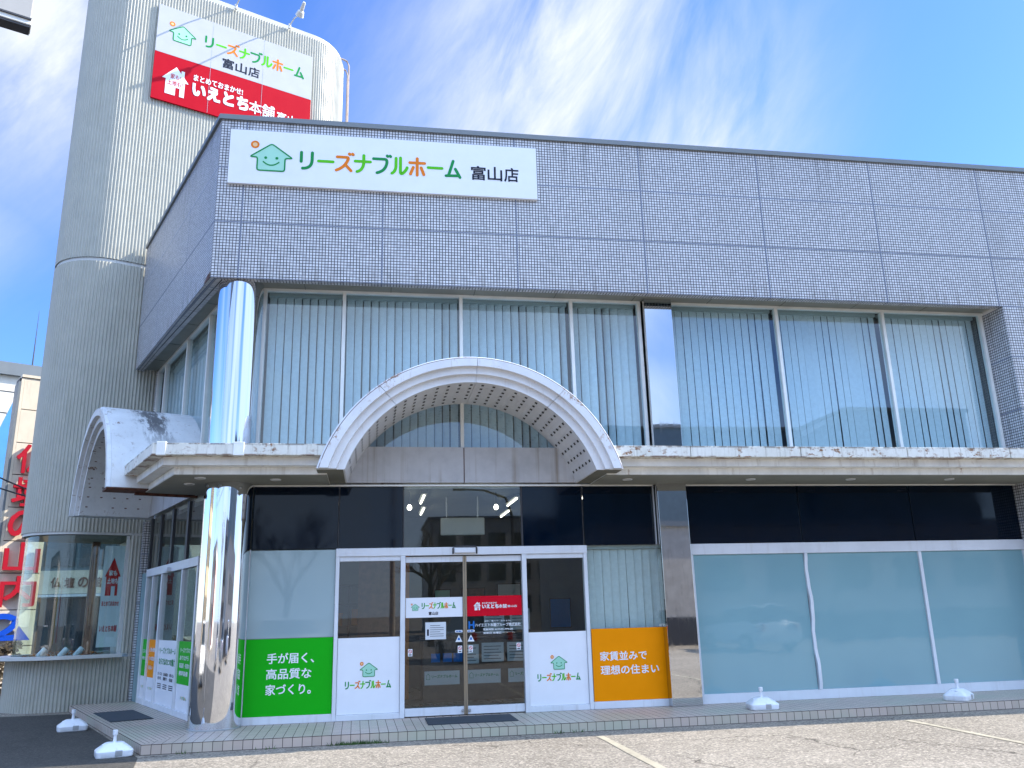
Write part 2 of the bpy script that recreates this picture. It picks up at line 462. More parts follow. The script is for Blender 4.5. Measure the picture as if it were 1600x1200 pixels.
def asphalt_mat(name, base, light, cracks=True, speck=.55):
    t = NT(name)
    v = t.map()
    big = t.noise(v, .35, 5, .6)
    mid = t.noise(v, 2.3, 5, .65)
    fin_ = t.noise(v, 95, 3, .7)
    grain = t.n.new('ShaderNodeTexVoronoi'); grain.inputs['Scale'].default_value = 48
    t.l.new(v, grain.inputs['Vector'])
    gsep = t.n.new('ShaderNodeSeparateXYZ'); t.l.new(grain.outputs['Color'], gsep.inputs[0])
    c = t.mix(t.ramp(big, .3, .7), base, light)
    c = t.mix(t.ramp(mid, .35, .75, 0, .5), c, tuple(x * .72 for x in base))
    c = t.mix(t.math('MULTIPLY', t.ramp(gsep.outputs[0], .45, 1.0), speck), c, tuple(min(1, x * 2.1) for x in light))
    c = t.mix(t.math('MULTIPLY', t.ramp(gsep.outputs[1], .6, 1.0), speck), c, tuple(x * .35 for x in base))
    c = t.mix(t.ramp(fin_, .55, .8, 0, .4), c, tuple(x * .4 for x in base))
    sp2 = t.noise(v, 26, 6, .8)
    c = t.mix(t.ramp(sp2, .54, .72, 0, speck * .9), c, tuple(min(1, x * 1.9) for x in light))
    c = t.mix(t.ramp(sp2, .46, .30, 0, speck * .9), c, tuple(x * .45 for x in base))
    if cracks:
        wv = t.noise(t.map((1, 1, 1), (2, 5, 0)), 1.2, 5, .6)
        cv = t.n.new('ShaderNodeCombineXYZ')
        sp = t.n.new('ShaderNodeSeparateXYZ'); t.l.new(v, sp.inputs[0])
        t.l.new(t.math('MULTIPLY_ADD', wv, 1.1, sp.outputs[0]), cv.inputs[0])
        t.l.new(t.math('MULTIPLY_ADD', mid, .8, sp.outputs[1]), cv.inputs[1])
        vo = t.n.new('ShaderNodeTexVoronoi'); vo.feature = 'DISTANCE_TO_EDGE'; vo.inputs['Scale'].default_value = .33
        t.l.new(cv.outputs[0], vo.inputs['Vector'])
        k = t.math('MULTIPLY', t.ramp(vo.outputs['Distance'], .0, .006, 1, 0), t.ramp(t.noise(v, .5, 2, .5), .48, .56))
        c = t.mix(k, c, (.06, .05, .04))
    t.set('Base Color', c); t.set('Roughness', .88); t.set('Specular IOR Level', .3)
    t.bump(t.math('ADD', gsep.outputs[2], fin_), .5, .006)
    return t.m


M['asphalt'] = asphalt_mat('worn_asphalt', (.175, .150, .118), (.255, .222, .178))
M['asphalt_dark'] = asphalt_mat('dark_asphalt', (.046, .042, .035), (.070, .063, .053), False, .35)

# ------------------------------------------------------------------ geometry helpers
PL = {}                                # object -> world location of roots


def root(name, loc, label, cat, group=None):
    o = bpy.data.objects.new(name, None); COL.objects.link(o)
    o.location = loc; o.empty_display_size = .2
    o['label'] = label; o['category'] = cat
    if group: o['group'] = group
    PL[o.name] = Vector(loc)
    return o


class MB:
    """collects geometry in world coordinates; build() links it as ONE mesh object"""

    def __init__(s):
        s.bm = bmesh.new(); s.uv = s.bm.loops.layers.uv.new('uv')

    def face(s, pts, uvs=None):
        vs = [s.bm.verts.new(p) for p in pts]
        try: f = s.bm.faces.new(vs)
        except ValueError: return None
        if uvs:
            for l, q in zip(f.loops, uvs): l[s.uv].uv = q
        return f

    def hexa(s, c):                    # c: 8 corners, bottom 0-3, top 4-7
        vs = [s.bm.verts.new(p) for p in c]
        for idx in ((3, 2, 1, 0), (4, 5, 6, 7), (0, 1, 5, 4), (1, 2, 6, 5), (2, 3, 7, 6), (3, 0, 4, 7)):
            f = s.bm.faces.new([vs[i] for i in idx])
            n = f.normal; f.normal_update(); n = f.normal
            for l in f.loops:
                p = l.vert.co
                if abs(n.z) > .7: l[s.uv].uv = (p.x, p.y)
                elif abs(n.y) > .5: l[s.uv].uv = (p.x, p.z)
                else: l[s.uv].uv = (p.y, p.z)

    def box(s, fr, u0, u1, d0, d1, z0, z1):
        s.hexa([fr(u0, d0, z0), fr(u1, d0, z0), fr(u1, d1, z0), fr(u0, d1, z0),
                fr(u0, d0, z1), fr(u1, d0, z1), fr(u1, d1, z1), fr(u0, d1, z1)])

    def prism(s, poly, z0, z1, uo=0.0):  # footprint polygon [(x,y)], vertical faces get uv (length, z)
        n = len(poly)
        s.face([(x, y, z0) for x, y in reversed(poly)], [(x, y) for x, y in reversed(poly)])
        s.face([(x, y, z1) for x, y in poly], [(x, y) for x, y in poly])
        for i in range(n):
            a, b = poly[i], poly[(i + 1) % n]
            L = math.dist(a, b)
            s.face([(*a, z0), (*b, z0), (*b, z1), (*a, z1)], [(uo, z0), (uo + L, z0), (uo + L, z1), (uo, z1)])

    def loft(s, rings, close=True, caps=True):
        vr = [[s.bm.verts.new(p) for p in r] for r in rings]
        n = len(vr[0])
        for a, b in zip(vr, vr[1:]):
            for i in range(n if close else n - 1):
                j = (i + 1) % n
                s.bm.faces.new((a[i], a[j], b[j], b[i]))
        if caps and close:
            s.bm.faces.new(list(reversed(vr[0]))); s.bm.faces.new(vr[-1])

    def tube(s, pts, r, seg=8, r1=None):
        pts = [Vector(p) for p in pts]; rings = []
        for i, p in enumerate(pts):
            d = (pts[min(i + 1, len(pts) - 1)] - pts[max(i - 1, 0)]).normalized()
            a = d.orthogonal().normalized() if abs(d.z) > .95 else d.cross(Vector((0, 0, 1))).normalized()
            b = d.cross(a)
            rr = r if r1 is None else r + (r1 - r) * i / (len(pts) - 1)
            rings.append([p + a * rr * math.cos(2 * math.pi * k / seg) + b * rr * math.sin(2 * math.pi * k / seg) for k in range(seg)])
        s.loft(rings)

    def lathe(s, c, axis, prof, seg=24):  # prof: (r, h) along axis
        axis = Vector(axis).normalized(); a = axis.orthogonal().normalized(); b = axis.cross(a); c = Vector(c)
        rings = [[c + axis * h + a * r * math.cos(2 * math.pi * k / seg) + b * r * math.sin(2 * math.pi * k / seg) for k in range(seg)] for r, h in prof]
        s.loft(rings)

    def build(s, name, mat, parent=None, smooth=False, bevel=0.0):
        bmesh.ops.recalc_face_normals(s.bm, faces=s.bm.faces[:])
        if parent is not None:
            off = world_loc(parent); bmesh.ops.translate(s.bm, verts=s.bm.verts[:], vec=-off)
        me = bpy.data.meshes.new(name); s.bm.to_mesh(me); s.bm.free()
        o = bpy.data.objects.new(name, me); COL.objects.link(o)
        me.materials.append(M[mat] if isinstance(mat, str) else mat)
        if parent is not None: o.parent = parent
        if smooth:
            for p in me.polygons: p.use_smooth = True
            try: me.set_sharp_from_angle(angle=R(35))
            except Exception: pass
        if bevel:
            b = o.modifiers.new('bevel', 'BEVEL'); b.width = bevel; b.segments = 2; b.limit_method = 'ANGLE'; b.angle_limit = R(40)
            b.harden_normals = False
        return o


def world_loc(o):
    v = Vector((0, 0, 0))
    while o is not None:
        v += Vector(o.location); o = o.parent
    return v


def tag(o, label=None, cat=None, group=None, kind=None):
    if label: o['label'] = label
    if cat: o['category'] = cat
    if group: o['group'] = group
    if kind: o['kind'] = kind
    return o


# frames (u along wall, d outward, z up)
SV = Vector((-0.41368875, 0.91041837, 0)); NV = Vector((-0.91041837, -0.41368875, 0)); TV = Vector((0.91041837, 0.41368875, 0))
G0 = Vector((-2.1646, 12.8752, 0)); P0 = Vector((-4.97, 17.6, 0))
Z = Vector((0, 0, 1))
W = 12.9


def FF(u, d, z): return Vector((u, W - d, z))
def SF(u, d, z): return G0 + SV * u + NV * d + Z * z
def TF(u, d, z): return P0 + TV * u - SV * d + Z * z
def WF(x, y, z): return Vector((x, y, z))


# planes for flat lettering: origin, right, normal
PF = (Vector((0, W, 0)), Vector((1, 0, 0)), Vector((0, -1, 0)))
PS = (G0.copy(), -SV, NV)
PT = (P0.copy(), TV, -SV)


def pt(pl, x, z, d): return pl[0] + pl[1] * x + Z * z + pl[2] * d


_font_cache = {}


def text_mesh(body, bold):
    key = (body, bold)
    if key in _font_cache: return _font_cache[key]
    cu = bpy.data.curves.new('t', 'FONT'); cu.body = body; cu.size = 1; cu.offset = bold; cu.resolution_u = 3
    o = bpy.data.objects.new('t', cu); COL.objects.link(o)
    dg = bpy.context.evaluated_depsgraph_get(); dg.update()
    me = bpy.data.meshes.new_from_object(o.evaluated_get(dg))
    vs = [v.co.copy() for v in me.vertices]; fs = [tuple(p.vertices) for p in me.polygons]
    bpy.data.objects.remove(o); bpy.data.curves.remove(cu); bpy.data.meshes.remove(me)
    _font_cache[key] = (vs, fs); return vs, fs


def add_text(mb, pl, body, x0, x1, z0, z1, d, bold=.0, shear=None):
    """fit the text's own bounding box to the rectangle on the plane"""
    vs, fs = text_mesh(body, 0.0)
    if not vs: return
    ax, bx = min(v.x for v in vs), max(v.x for v in vs); ay, by = min(v.y for v in vs), max(v.y for v in vs)
    sx, sy = (x1 - x0) / (bx - ax), (z1 - z0) / max(1e-6, by - ay)
    b = bold * 1.15; n = 0                 # heavier strokes: shifted copies a fraction of a millimetre apart
    shifts = [(0, 0)] if b < .004 else [(b, b), (-b, b), (b, -b), (-b, -b)]
    if b > .028: shifts += [(0, b), (0, -b), (b, 0), (-b, 0), (0, 0)]
    for hx, hy in shifts:
        nv = [mb.bm.verts.new(pt(pl, x0 + (v.x - ax + hx) * sx, z0 + (v.y - ay + hy) * sy, d + n * .0004)) for v in vs]
        n += 1
        for f in fs:
            try: mb.bm.faces.new([nv[q] for q in f])
            except ValueError: pass


def line(pl, parent, mat, *a):
    m_ = MB(); add_text(m_, pl, *a); return m_.build('lettering', mat, parent)


def arc(p0, p1, p2, n=8):              # quadratic bezier
    return [((1 - t) ** 2 * p0[0] + 2 * t * (1 - t) * p1[0] + t * t * p2[0], (1 - t) ** 2 * p0[1] + 2 * t * (1 - t) * p1[1] + t * t * p2[1]) for t in [i / n for i in range(n + 1)]]


def add_stroke(mb, pl, pts, w, d, closed=False):
    """flat ribbon with round ends along 2D points on a plane"""
    P = [Vector((p[0], p[1])) for p in pts]; n = len(P)
    Ls, Rs = [], []
    for i in range(n):
        if closed: a, b = P[i - 1], P[(i + 1) % n]
        else: a, b = P[max(i - 1, 0)], P[min(i + 1, n - 1)]
        d0 = (P[i] - a) if (P[i] - a).length > 1e-9 else (b - P[i]); d1 = (b - P[i]) if (b - P[i]).length > 1e-9 else d0
        d0.normalize(); d1.normalize(); t = (d0 + d1)
        t = t.normalized() if t.length > 1e-6 else d0
        nn = Vector((-t.y, t.x)); k = 1 / max(.45, nn.dot(Vector((-d1.y, d1.x))))
        Ls.append(P[i] + nn * w / 2 * k); Rs.append(P[i] - nn * w / 2 * k)
    for i in range(n if closed else n - 1):
        j = (i + 1) % n
        mb.face([pt(pl, q.x, q.y, d) for q in (Ls[i], Ls[j], Rs[j], Rs[i])])
    if not closed:
        for e, q in ((0, 1), (n - 1, n - 2)):
            dv = (P[e] - P[q]).normalized(); a0 = math.atan2(dv.y, dv.x)
            mb.face([pt(pl, P[e].x + w / 2 * math.cos(a0 + a), P[e].y + w / 2 * math.sin(a0 + a), d) for a in [math.pi * (k / 8 - .5) for k in range(9)]])


KANA = {
    'ri': [[(.14, .93), (.14, .42)], [(.80, .93), (.80, .5)] + arc((.80, .5), (.78, .06), (.24, .05))],
    'bar': [[(.06, .5), (.94, .5)]],
    'zu': [[(.06, .80), (.62, .80)] + arc((.62, .80), (.80, .80), (.70, .62)) + arc((.70, .62), (.50, .22), (.02, .06)), [(.55, .40), (.92, .06)], [(.80, 1.00), (.83, .97)], [(1.0, 1.0), (1.03, .97)]],
    'na': [[(.03, .62), (.97, .62)], [(.56, .96), (.56, .6)] + arc((.56, .6), (.56, .15), (.16, .04))],
    'bu': [[(.03, .82), (.72, .82)] + arc((.72, .82), (.90, .82), (.86, .60)) + arc((.86, .60), (.78, .16), (.26, .04)), [(.88, 1.02), (.91, .99)], [(1.06, 1.02), (1.09, .99)]],
    'ru': [[(.30, .92), (.30, .5)] + arc((.30, .5), (.29, .18), (.05, .06)), [(.58, .95), (.58, .16)] + arc((.58, .16), (.60, .0), (.74, .10)) + arc((.74, .10), (.94, .25), (1.0, .42))],
    'ho': [[(.03, .72), (.97, .72)], [(.5, .97), (.5, .03)], [(.25, .46), (.08, .08)], [(.75, .46), (.92, .08)]],
    'mu': [[(.52, .95), (.22, .12)], [(.06, .10), (.88, .13)], [(.66, .50), (.95, .04)]],
}
SEQ = [('ri', 's_green'), ('bar', 's_lime'), ('zu', 's_orange'), ('na', 's_lime'), ('bu', 's_green'), ('ru', 's_lime'), ('ho', 's_orange'), ('bar', 's_lime'), ('mu', 's_green')]


def shop_name(parent, pl, x0, x1, z0, z1, d, sag=0.0):
    mbs = {}
    pitch = (x1 - x0) / 9.0; cw = pitch * .88; h = z1 - z0
    for i, (k, c) in enumerate(SEQ):
        mb = mbs.setdefault(c, MB())
        for j, st in enumerate(KANA[k]):
            pts = [(x0 + i * pitch + p[0] * cw, z0 + p[1] * h) for p in st]
            add_stroke(mb, pl, pts, h * .155, d + j * .0008)
    for c, mb in mbs.items(): mb.build('lettering', c, parent)


HOUSE = [(.18, .02), (.82, .02), (.82, .37), (1.0, .37), (.5, .74), (0, .37), (.18, .37)]


def roundpoly(pts, r):
    out = []; n = len(pts)
    for i in range(n):
        p, a, b = Vector(pts[i]), Vector(pts[i - 1]), Vector(pts[(i + 1) % n])
        k = min(r, (a - p).length * .45, (b - p).length * .45)
        q0 = p + (a - p).normalized() * k; q1 = p + (b - p).normalized() * k
        out += arc(q0, p, q1, 4)
    return out


def house_logo(parent, pl, x, z, w, d):
    """outlined smiling house with a small sun, width w, lower left (x, z)"""
    poly = [(x + p[0] * w, z + p[1] * w) for p in roundpoly(HOUSE, .06)]
    mb = MB(); add_stroke(mb, pl, poly, w * .034, d + .002, closed=True)
    for ex in (.37, .63):
        mb.face([pt(pl, x + w * (ex + .036 * math.cos(a)), z + w * (.36 + .036 * math.sin(a)), d + .002) for a in [2 * math.pi * k / 12 for k in range(12)]])
    add_stroke(mb, pl, [(x + w * p[0], z + w * p[1]) for p in arc((.32, .25), (.5, .08), (.68, .25), 10)], w * .034, d + .002)
    em = mb.build('house_emblem', 's_green', parent)
    mb = MB(); mb.face([pt(pl, p[0], p[1], d) for p in poly]); mb.build('emblem_fill', 's_pale', em)
    mb = MB(); c = (x + .11 * w, z + .70 * w)
    add_stroke(mb, pl, [(c[0] + .078 * w * math.cos(a), c[1] + .078 * w * math.sin(a)) for a in [2 * math.pi * k / 20 for k in range(20)]], w * .045, d + .001, closed=True)
    sn = mb.build('sun_ring', 's_orange', em)
    mb = MB(); mb.face([pt(pl, c[0] + .07 * w * math.cos(a), c[1] + .07 * w * math.sin(a), d) for a in [2 * math.pi * k / 16 for k in range(16)]]); mb.build('sun_fill', 's_peach', em)


ICON = [(0, .52), (.5, 1.0), (.70, .81), (.70, .92), (.82, .92), (.82, .70), (1.0, .52), (.86, .52), (.86, 0), (.68, 0), (.68, .28), (.52, .28), (.52, 0), (.14, 0), (.14, .52)]


def red_logo(parent, pl, x0, x1, z0, z1, d, store=True):
    """white house icon and white headline on a red board"""
    h = z1 - z0; w = x1 - x0
    mb = MB(); mb.face([pt(pl, x0 + .17 * w * p[0], z0 + h * p[1], d) for p in ICON]); mb.build('house_icon', 's_white', parent)
    mb = MB(); add_text(mb, pl, '家も!', x0 + .052 * w, x0 + .118 * w, z0 + .56 * h, z0 + .74 * h, d + .002, .01)
    add_text(mb, pl, '土地も!', x0 + .036 * w, x0 + .132 * w, z0 + .33 * h, z0 + .51 * h, d + .002, .01); mb.build('icon_text', 's_red', parent)
    line(pl, parent, 's_white', 'まとめておまかせ!', x0 + .20 * w, x0 + .53 * w, z0 + .74 * h, z0 + .95 * h, d, .02)
    line(pl, parent, 's_white', 'いえとち', x0 + .20 * w, x0 + .57 * w, z0 + .22 * h, z0 + .66 * h, d, .045)
    line(pl, parent, 's_white', '本舗', x0 + .58 * w, x0 + .76 * w, z0 + .20 * h, z0 + .66 * h, d, .012)
    if store: line(pl, parent, 's_white', '富山店', x0 + .78 * w, x0 + 1.0 * w, z0 + .28 * h, z0 + .54 * h, d, .012)


# ------------------------------------------------------------------ ground and paving (structure)
def slab(name, poly, z, mat):
    mb = MB(); mb.face([(x, y, z) for x, y in poly]); o = mb.build(name, mat); o['kind'] = 'structure'; return o


slab('ground', [(-600, -600), (600, -600), (600, 600), (-600, 600)], 0.0, 'asphalt')
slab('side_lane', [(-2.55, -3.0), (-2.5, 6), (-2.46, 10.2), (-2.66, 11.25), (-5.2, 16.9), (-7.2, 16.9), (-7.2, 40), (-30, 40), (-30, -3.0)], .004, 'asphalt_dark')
mbk = MB()
for xa, xb in ((2.86, 2.96), (7.12, 7.21)):
    y = 11.05
    mbk = MB(); x = (xa + xb) / 2; pts_l, pts_r = [], []
    while y > -1:
        pts_l.append((xa + random.uniform(-.008, .008), y)); pts_r.append((xb + random.uniform(-.008, .008), y)); y -= .35
    for i in range(len(pts_l) - 1):
        mbk.face([(*pts_l[i], .005), (*pts_l[i + 1], .005), (*pts_r[i + 1], .005), (*pts_r[i], .005)])
    o = mbk.build('parking_line', 'line'); o['kind'] = 'structure'

# tiled step in front of both facades, mitred at the corner
CE = Vector((-2.68, 11.44)); CI = Vector((-2.0, 13.1))
st_root = None
mb = MB()
ZS = .12


def step_part(a, b, inn_b, inn_a, dirv, perp):
    """outer edge a->b, inner edge inn_b..inn_a; uv: u along dirv, v along perp"""
    poly = [a, b, inn_b, inn_a]
    uv = lambda p: ((p - a).dot(dirv), (p - a).dot(perp))
    mb.face([(p.x, p.y, ZS) for p in poly], [uv(p) for p in poly])
    L = (b - a).length
    mb.face([(a.x, a.y, 0), (b.x, b.y, 0), (b.x, b.y, ZS), (a.x, a.y, ZS)], [(0, -.06), (L, -.06), (L, .0), (0, .0)])


E1 = Vector((16.0, 11.72)); fd = (E1 - CE).normalized(); fp = Vector((-fd.y, fd.x))
step_part(CE, E1, Vector((16.0, 13.2)), CI, fd, fp)
s2 = Vector((SV.x, SV.y)); n2 = Vector((-NV.x, -NV.y))
S_END = CE + s2 * 6.4
step_part(CE, S_END, CI + s2 * 5.0, CI, s2, n2)
mb.build('tiled_pavement', 'step_tile')['kind'] = 'structure'

# ------------------------------------------------------------------ SHOWROOM BUILDING
B = root('showroom_building', (4.0, 14.0, 0), 'two-storey showroom with grey mosaic tile upper wall and mirrored columns', 'building')
TY = 12.35                              # tile face
TC = Vector((-2.46, TY))                # tile corner
tower_face = Vector((P0.x, P0.y))       # side wall meets tower here
mb = MB()
# front tile wall (outer, end, bottom lip, inner back) with uv from corner
XR = 17.0
th_ = .14
ci = Vector((TC.x + .22, TY + th_))
def q4(a, b, z0, z1, u0, u1): mb.face([(*a, z0), (*b, z0), (*b, z1), (*a, z1)], [(u0, z0), (u1, z0), (u1, z1), (u0, z1)])
ZB, ZT = 6.55, 9.25
q4(TC, (XR, TY), ZB, ZT, 0, XR - TC.x)
sl = 5.76
tb = (TC.x + SV.x * sl, TC.y + SV.y * sl)
q4(tb, TC, ZB, ZT, -sl, 0)
# bottom lip (tiles wrap under) and inner faces
si = Vector((tb[0] + .14, tb[1] + .064))
mb.face([(*TC, ZB), (XR, TY, ZB), (XR, TY + th_, ZB), (*ci, ZB)], [(0, 0), (XR - TC.x, 0), (XR - TC.x, th_), (.22, th_)])
mb.face([(*TC, ZB), (*ci, ZB), (*si, ZB), (*tb, ZB)], [(0, 0), (0, th_), (sl, th_), (sl, 0)])
q4(ci, (XR, TY + th_), ZB, ZT, 0, XR); q4(si, ci, ZB, ZT, 0, sl)
mb.face([(*TC, ZT), (XR, TY, ZT), (XR, TY + th_, ZT), (*ci, ZT)]); mb.face([(*TC, ZT), (*ci, ZT), (*si, ZT), (*tb, ZT)])
mb.face([(XR, TY, ZB), (XR, TY + th_, ZB), (XR, TY + th_, ZT), (XR, TY, ZT)])
# right pier below the parapet, with its jamb
XP = 10.985
q4((XP, TY), (XR, TY), 0.0, ZB, XP - TC.x, XR - TC.x)
q4((XP, W + .3), (XP, TY), 0.0, ZB, -.85, 0)
q4((XR, TY), (XR, W + .3), 0, ZB, 0, .85)
mb.build('parapet_wall', 'tile', B)
mb = MB()
mb.prism([(TC.x - .03, TY - .035), (XR, TY - .035), (XR, TY + .24), (TC.x + .35, TY + .24)], ZT + .002, ZT + .085)
a = (TC.x - .03, TY - .035); b_ = (TC.x + .35, TY + .24)
mb.prism([a, b_, (b_[0] + SV.x * 5.3, b_[1] + SV.y * 5.3), (tb[0] - .03, tb[1] - .014)], ZT + .002, ZT + .083)
mb.build('coping', 'coping', B, bevel=.006)
mb = MB(); mb.prism([(TC.x + .3, TY + .2), (XR, TY + .2), (XR, 26.5), (P0.x + .4, P0.y + .1)], 8.86, 8.9); mb.build('roof', 'coping', B)
# rusty broken corner of the tile lip
mb = MB()
for k in range(7):
    u = .02 + k * .045; z = ZB + .03 + .10 * (1 - k / 7) * random.uniform(.5, 1)
    p = TC + s2 * u; q = TC + s2 * (u + .043)
    mb.face([(p.x - .006, p.y - .003, ZB - .01), (q.x - .006, q.y - .003, ZB - .01), (q.x - .006, q.y - .003, z), (p.x - .006, p.y - .003, z + .01)])
mb.build('broken_tile_edge', 'rustedge', B)
# upper soffit strips
mb = MB()
zs = 6.60
mb.face([(ci.x, ci.y - .0, zs), (XP, TY + th_ - .002, zs), (XP, W + .1, zs), (G0.x + .05, W + .1, zs)])
mb.face([(*ci, zs), (G0.x + .05, W + .1, zs), (*(SF(5.44, -.1, 0).xy), zs), (*si, zs)])
mb.build('soffit', 'soffit', B)
for x in (-1.1, .25, 1.6, 2.95, 4.3, 5.65, 7.0, 8.35, 9.7): mb = MB(); mb.box(WF, x, x + .006, TY + th_ + .01, W - .02, zs - .004, zs - .001); mb.build('soffit_joint', 'dark', B)
for u in (.9, 2.1, 3.4, 4.6): mb = MB(); mb.box(SF, u, u + .006, .02, .34, zs - .004, zs - .001); mb.build('soffit_joint', 'dark', B)

# floors, back walls (closed interior)
RP = [(-1.95, 13.15), (10.9, 13.15), (10.9, 19.0), (-4.1, 17.75)]
mb = MB(); mb.prism(RP, 3.50, 3.92); mb.build('floor_slab', 'soffit', B)
mb = MB(); mb.prism([(-2.0, 12.98), (10.9, 12.98), (10.9, 19.0), (-4.1, 17.75)], .10, .13); mb.build('floor', 'floor', B)
mb = MB(); mb.prism([(-2.0, 12.98), (10.95, 12.98), (10.95, 19.0), (-4.1, 17.75)], 6.62, 6.7); mb.build('ceiling', 'room', B)
mb = MB(); mb.prism([(-4.3, 17.75), (10.95, 17.9), (10.95, 18.0), (-4.3, 17.85)], 0, 6.6); mb.build('rear_wall', 'room', B)
mb = MB(); mb.prism([(10.93, 13.01), (10.98, 13.01), (10.98, 19.2), (10.93, 19.2)], 0.0, 8.85); mb.build('end_wall', 'room', B)
mb = MB(); mb.prism([(4.72, 13.1), (4.82, 13.1), (4.82, 17.8), (4.72, 17.8)], .14, 3.48); mb.build('partition_wall', 'room', B)
mb = MB(); mb.box(FF, -2.15, XP, -.22, -.10, 3.44, 4.06); mb.box(SF, .25, 5.42, -.22, -.10, 3.44, 4.06); mb.build('spandrel', 'band', B)

# columns
CX, CY, CRAD = -2.06, 12.75, .34
for z0, z1, lab in ((.122, 3.465, 'lower half of the mirrored round column'), (3.88, 6.598, 'upper half of the mirrored round column')):
    mb = MB(); mb.lathe((CX, CY, 0), Z, [(CRAD, z0), (CRAD, z1)], 96); o = mb.build('column', 'mirror', B, smooth=True); o['label'] = lab
mb = MB(); mb.lathe((CX, CY, 0), Z, [(CRAD + .012, .121), (CRAD + .012, .14)], 64); mb.build('column_base_ring', 'steel', B, smooth=True)
for z0, z1 in ((.122, 3.466), (3.88, 6.598)):
    mb = MB(); mb.box(FF, 4.475, 4.955, -.05, .19, z0, z1); mb.build('pilaster', 'mirror_flat', B, bevel=.004)

# ---- windows
def blinds(parent, fr, u0, u1, z0, z1, d, ang=22, pitch=.127, gaps=()):
    mb = MB(); n = max(2, int((u1 - u0) / pitch)); p = (u1 - u0) / n
    for i in range(n):
        c = u0 + (i + .5) * p; a = R(ang + random.uniform(-7, 7)); w = p * .475
        if random.random() < .16: a = R(ang + random.uniform(8, 34))
        tw = R(random.uniform(-5, 5)); sw = random.uniform(-.007, .007)
        dx, dd = math.cos(a) * w, math.sin(a) * w
        dx2, dd2 = math.cos(a + tw) * w, math.sin(a + tw) * w
        zz = z0 + random.uniform(0, .01)
        mb.face([fr(c - dx2 + sw, d - dd2, zz), fr(c + dx2 + sw, d + dd2, zz), fr(c + dx, d + dd, z1), fr(c - dx, d - dd, z1)])
    o = mb.build('blind', 'blind', parent)
    m = o.modifiers.new('solid', 'SOLIDIFY'); m.thickness = .0015
    mb = MB(); mb.box(fr, u0, u1, d - .05, d + .05, z1 + .003, z1 + .06); mb.build('headrail', 'blind_head', parent)


def window(fr, u0, u1, z0, z1, mat='glass', bl=True, ang=22, thick=.012, bm='cream', bw=.055, bd=.05, mull=True):
    """one pane with the bar on its u1 edge"""
    mb = MB(); mb.box(fr, u0, u1, -.006, .006, z0, z1); w = mb.build('window', mat, B)
    if mull:
        mb = MB(); mb.box(fr, u1, u1 + bw, -bd, bd, z0, z1); mb.build('mullion', bm, w, bevel=.004)
    if bl: blinds(w, fr, u0 + .01, u1 - .01, z0 + .05, z1 - .035, -.17, ang)
    return w


ZU0, ZU1 = 3.9, 6.56
bars = [(-1.68, -.51), (-.455, 1.365), (1.42, 3.215), (3.27, 4.40)]
for a, b in bars: window(FF, a, b, ZU0, ZU1)
for a, b in ((4.99, 6.90), (6.955, 8.94), (8.995, 10.91)): window(FF, a, b, ZU0, ZU1, ang=-5)
for a, b in ((.28, 1.33), (1.38, 2.87), (2.92, 4.66), (4.71, 5.38)): window(SF, a, b, ZU0, ZU1, ang=20)
mb = MB(); mb.box(FF, -1.74, 4.46, -.05, .045, ZU1 + .001, 6.599); mb.box(FF, 4.97, XP - .004, -.05, .045, ZU1 + .001, 6.599); mb.box(FF, -1.735, -1.685, -.05, .05, ZU0, ZU1)
mb.box(SF, .26, 5.43, -.05, .045, ZU1 + .001, 6.599); mb.box(SF, .24, .275, -.05, .05, ZU0, ZU1)
mb.build('window_head', 'cream', B)

# ---- lower front: dark transoms
DT0, DT1 = 2.52, 3.462
for a, b in ((-1.72, -.485), (-.465, .475), (2.325, 3.27), (3.30, 4.47), (5.0, 6.94), (6.955, 8.97), (8.985, XP - .003)):
    mb = MB(); mb.box(FF, a, b, -.012, .012, DT0, DT1); mb.build('transom_panel', 'black_glass', B, bevel=.003)
for x in (-.481, .479, 2.295, 3.274): mb = MB(); mb.box(FF, x, x + .012 if x != 2.295 else x + .026, -.03, .016, DT0, DT1); mb.build('transom_bar', 'iron', B)
mb = MB(); mb.box(FF, .495, 2.292, -.006, .006, DT0, DT1); mb.build('transom_window', 'glass_low', B)
# left bay film + posts
mb = MB(); mb.box(FF, -1.72, -.505, -.012, .01, 1.27, 2.505); mb.build('film_panel', 'film', B)
mb = MB(); mb.box(FF, -1.72, -.505, -.012, .006, .2, 1.27); mb.build('bay_panel', 'room', B)
mb = MB(); mb.box(FF, -1.78, -.5, -.05, .04, .122, .225); mb.box(FF, -1.765, -1.722, -.05, .04, .226, 2.52)
mb.build('bay_frame', 'white', B, bevel=.004)
# right bay with blind
w = window(FF, 3.325, 4.50, 1.27, 2.505, 'glass_low', False, mull=False); w.name = 'bay_window'
blinds(w, FF, 3.33, 4.5, 1.2, 2.46, -.12, 14, .12)
mb = MB(); mb.box(FF, 3.325, 4.50, -.012, .006, .2, 1.268); mb.build('bay_panel', 'room', B)
mb = MB(); mb.box(FF, 3.315, 4.53, -.05, .04, .122, .225); mb.box(FF, 4.51, 4.545, -.05, .045, .226, 2.515)
mb.build('bay_frame', 'white', B, bevel=.004)
mb = MB(); mb.box(FF, 4.44, 4.462, -.04, .05, 2.516, 3.46); mb.build('bay_post', 'steel', B)
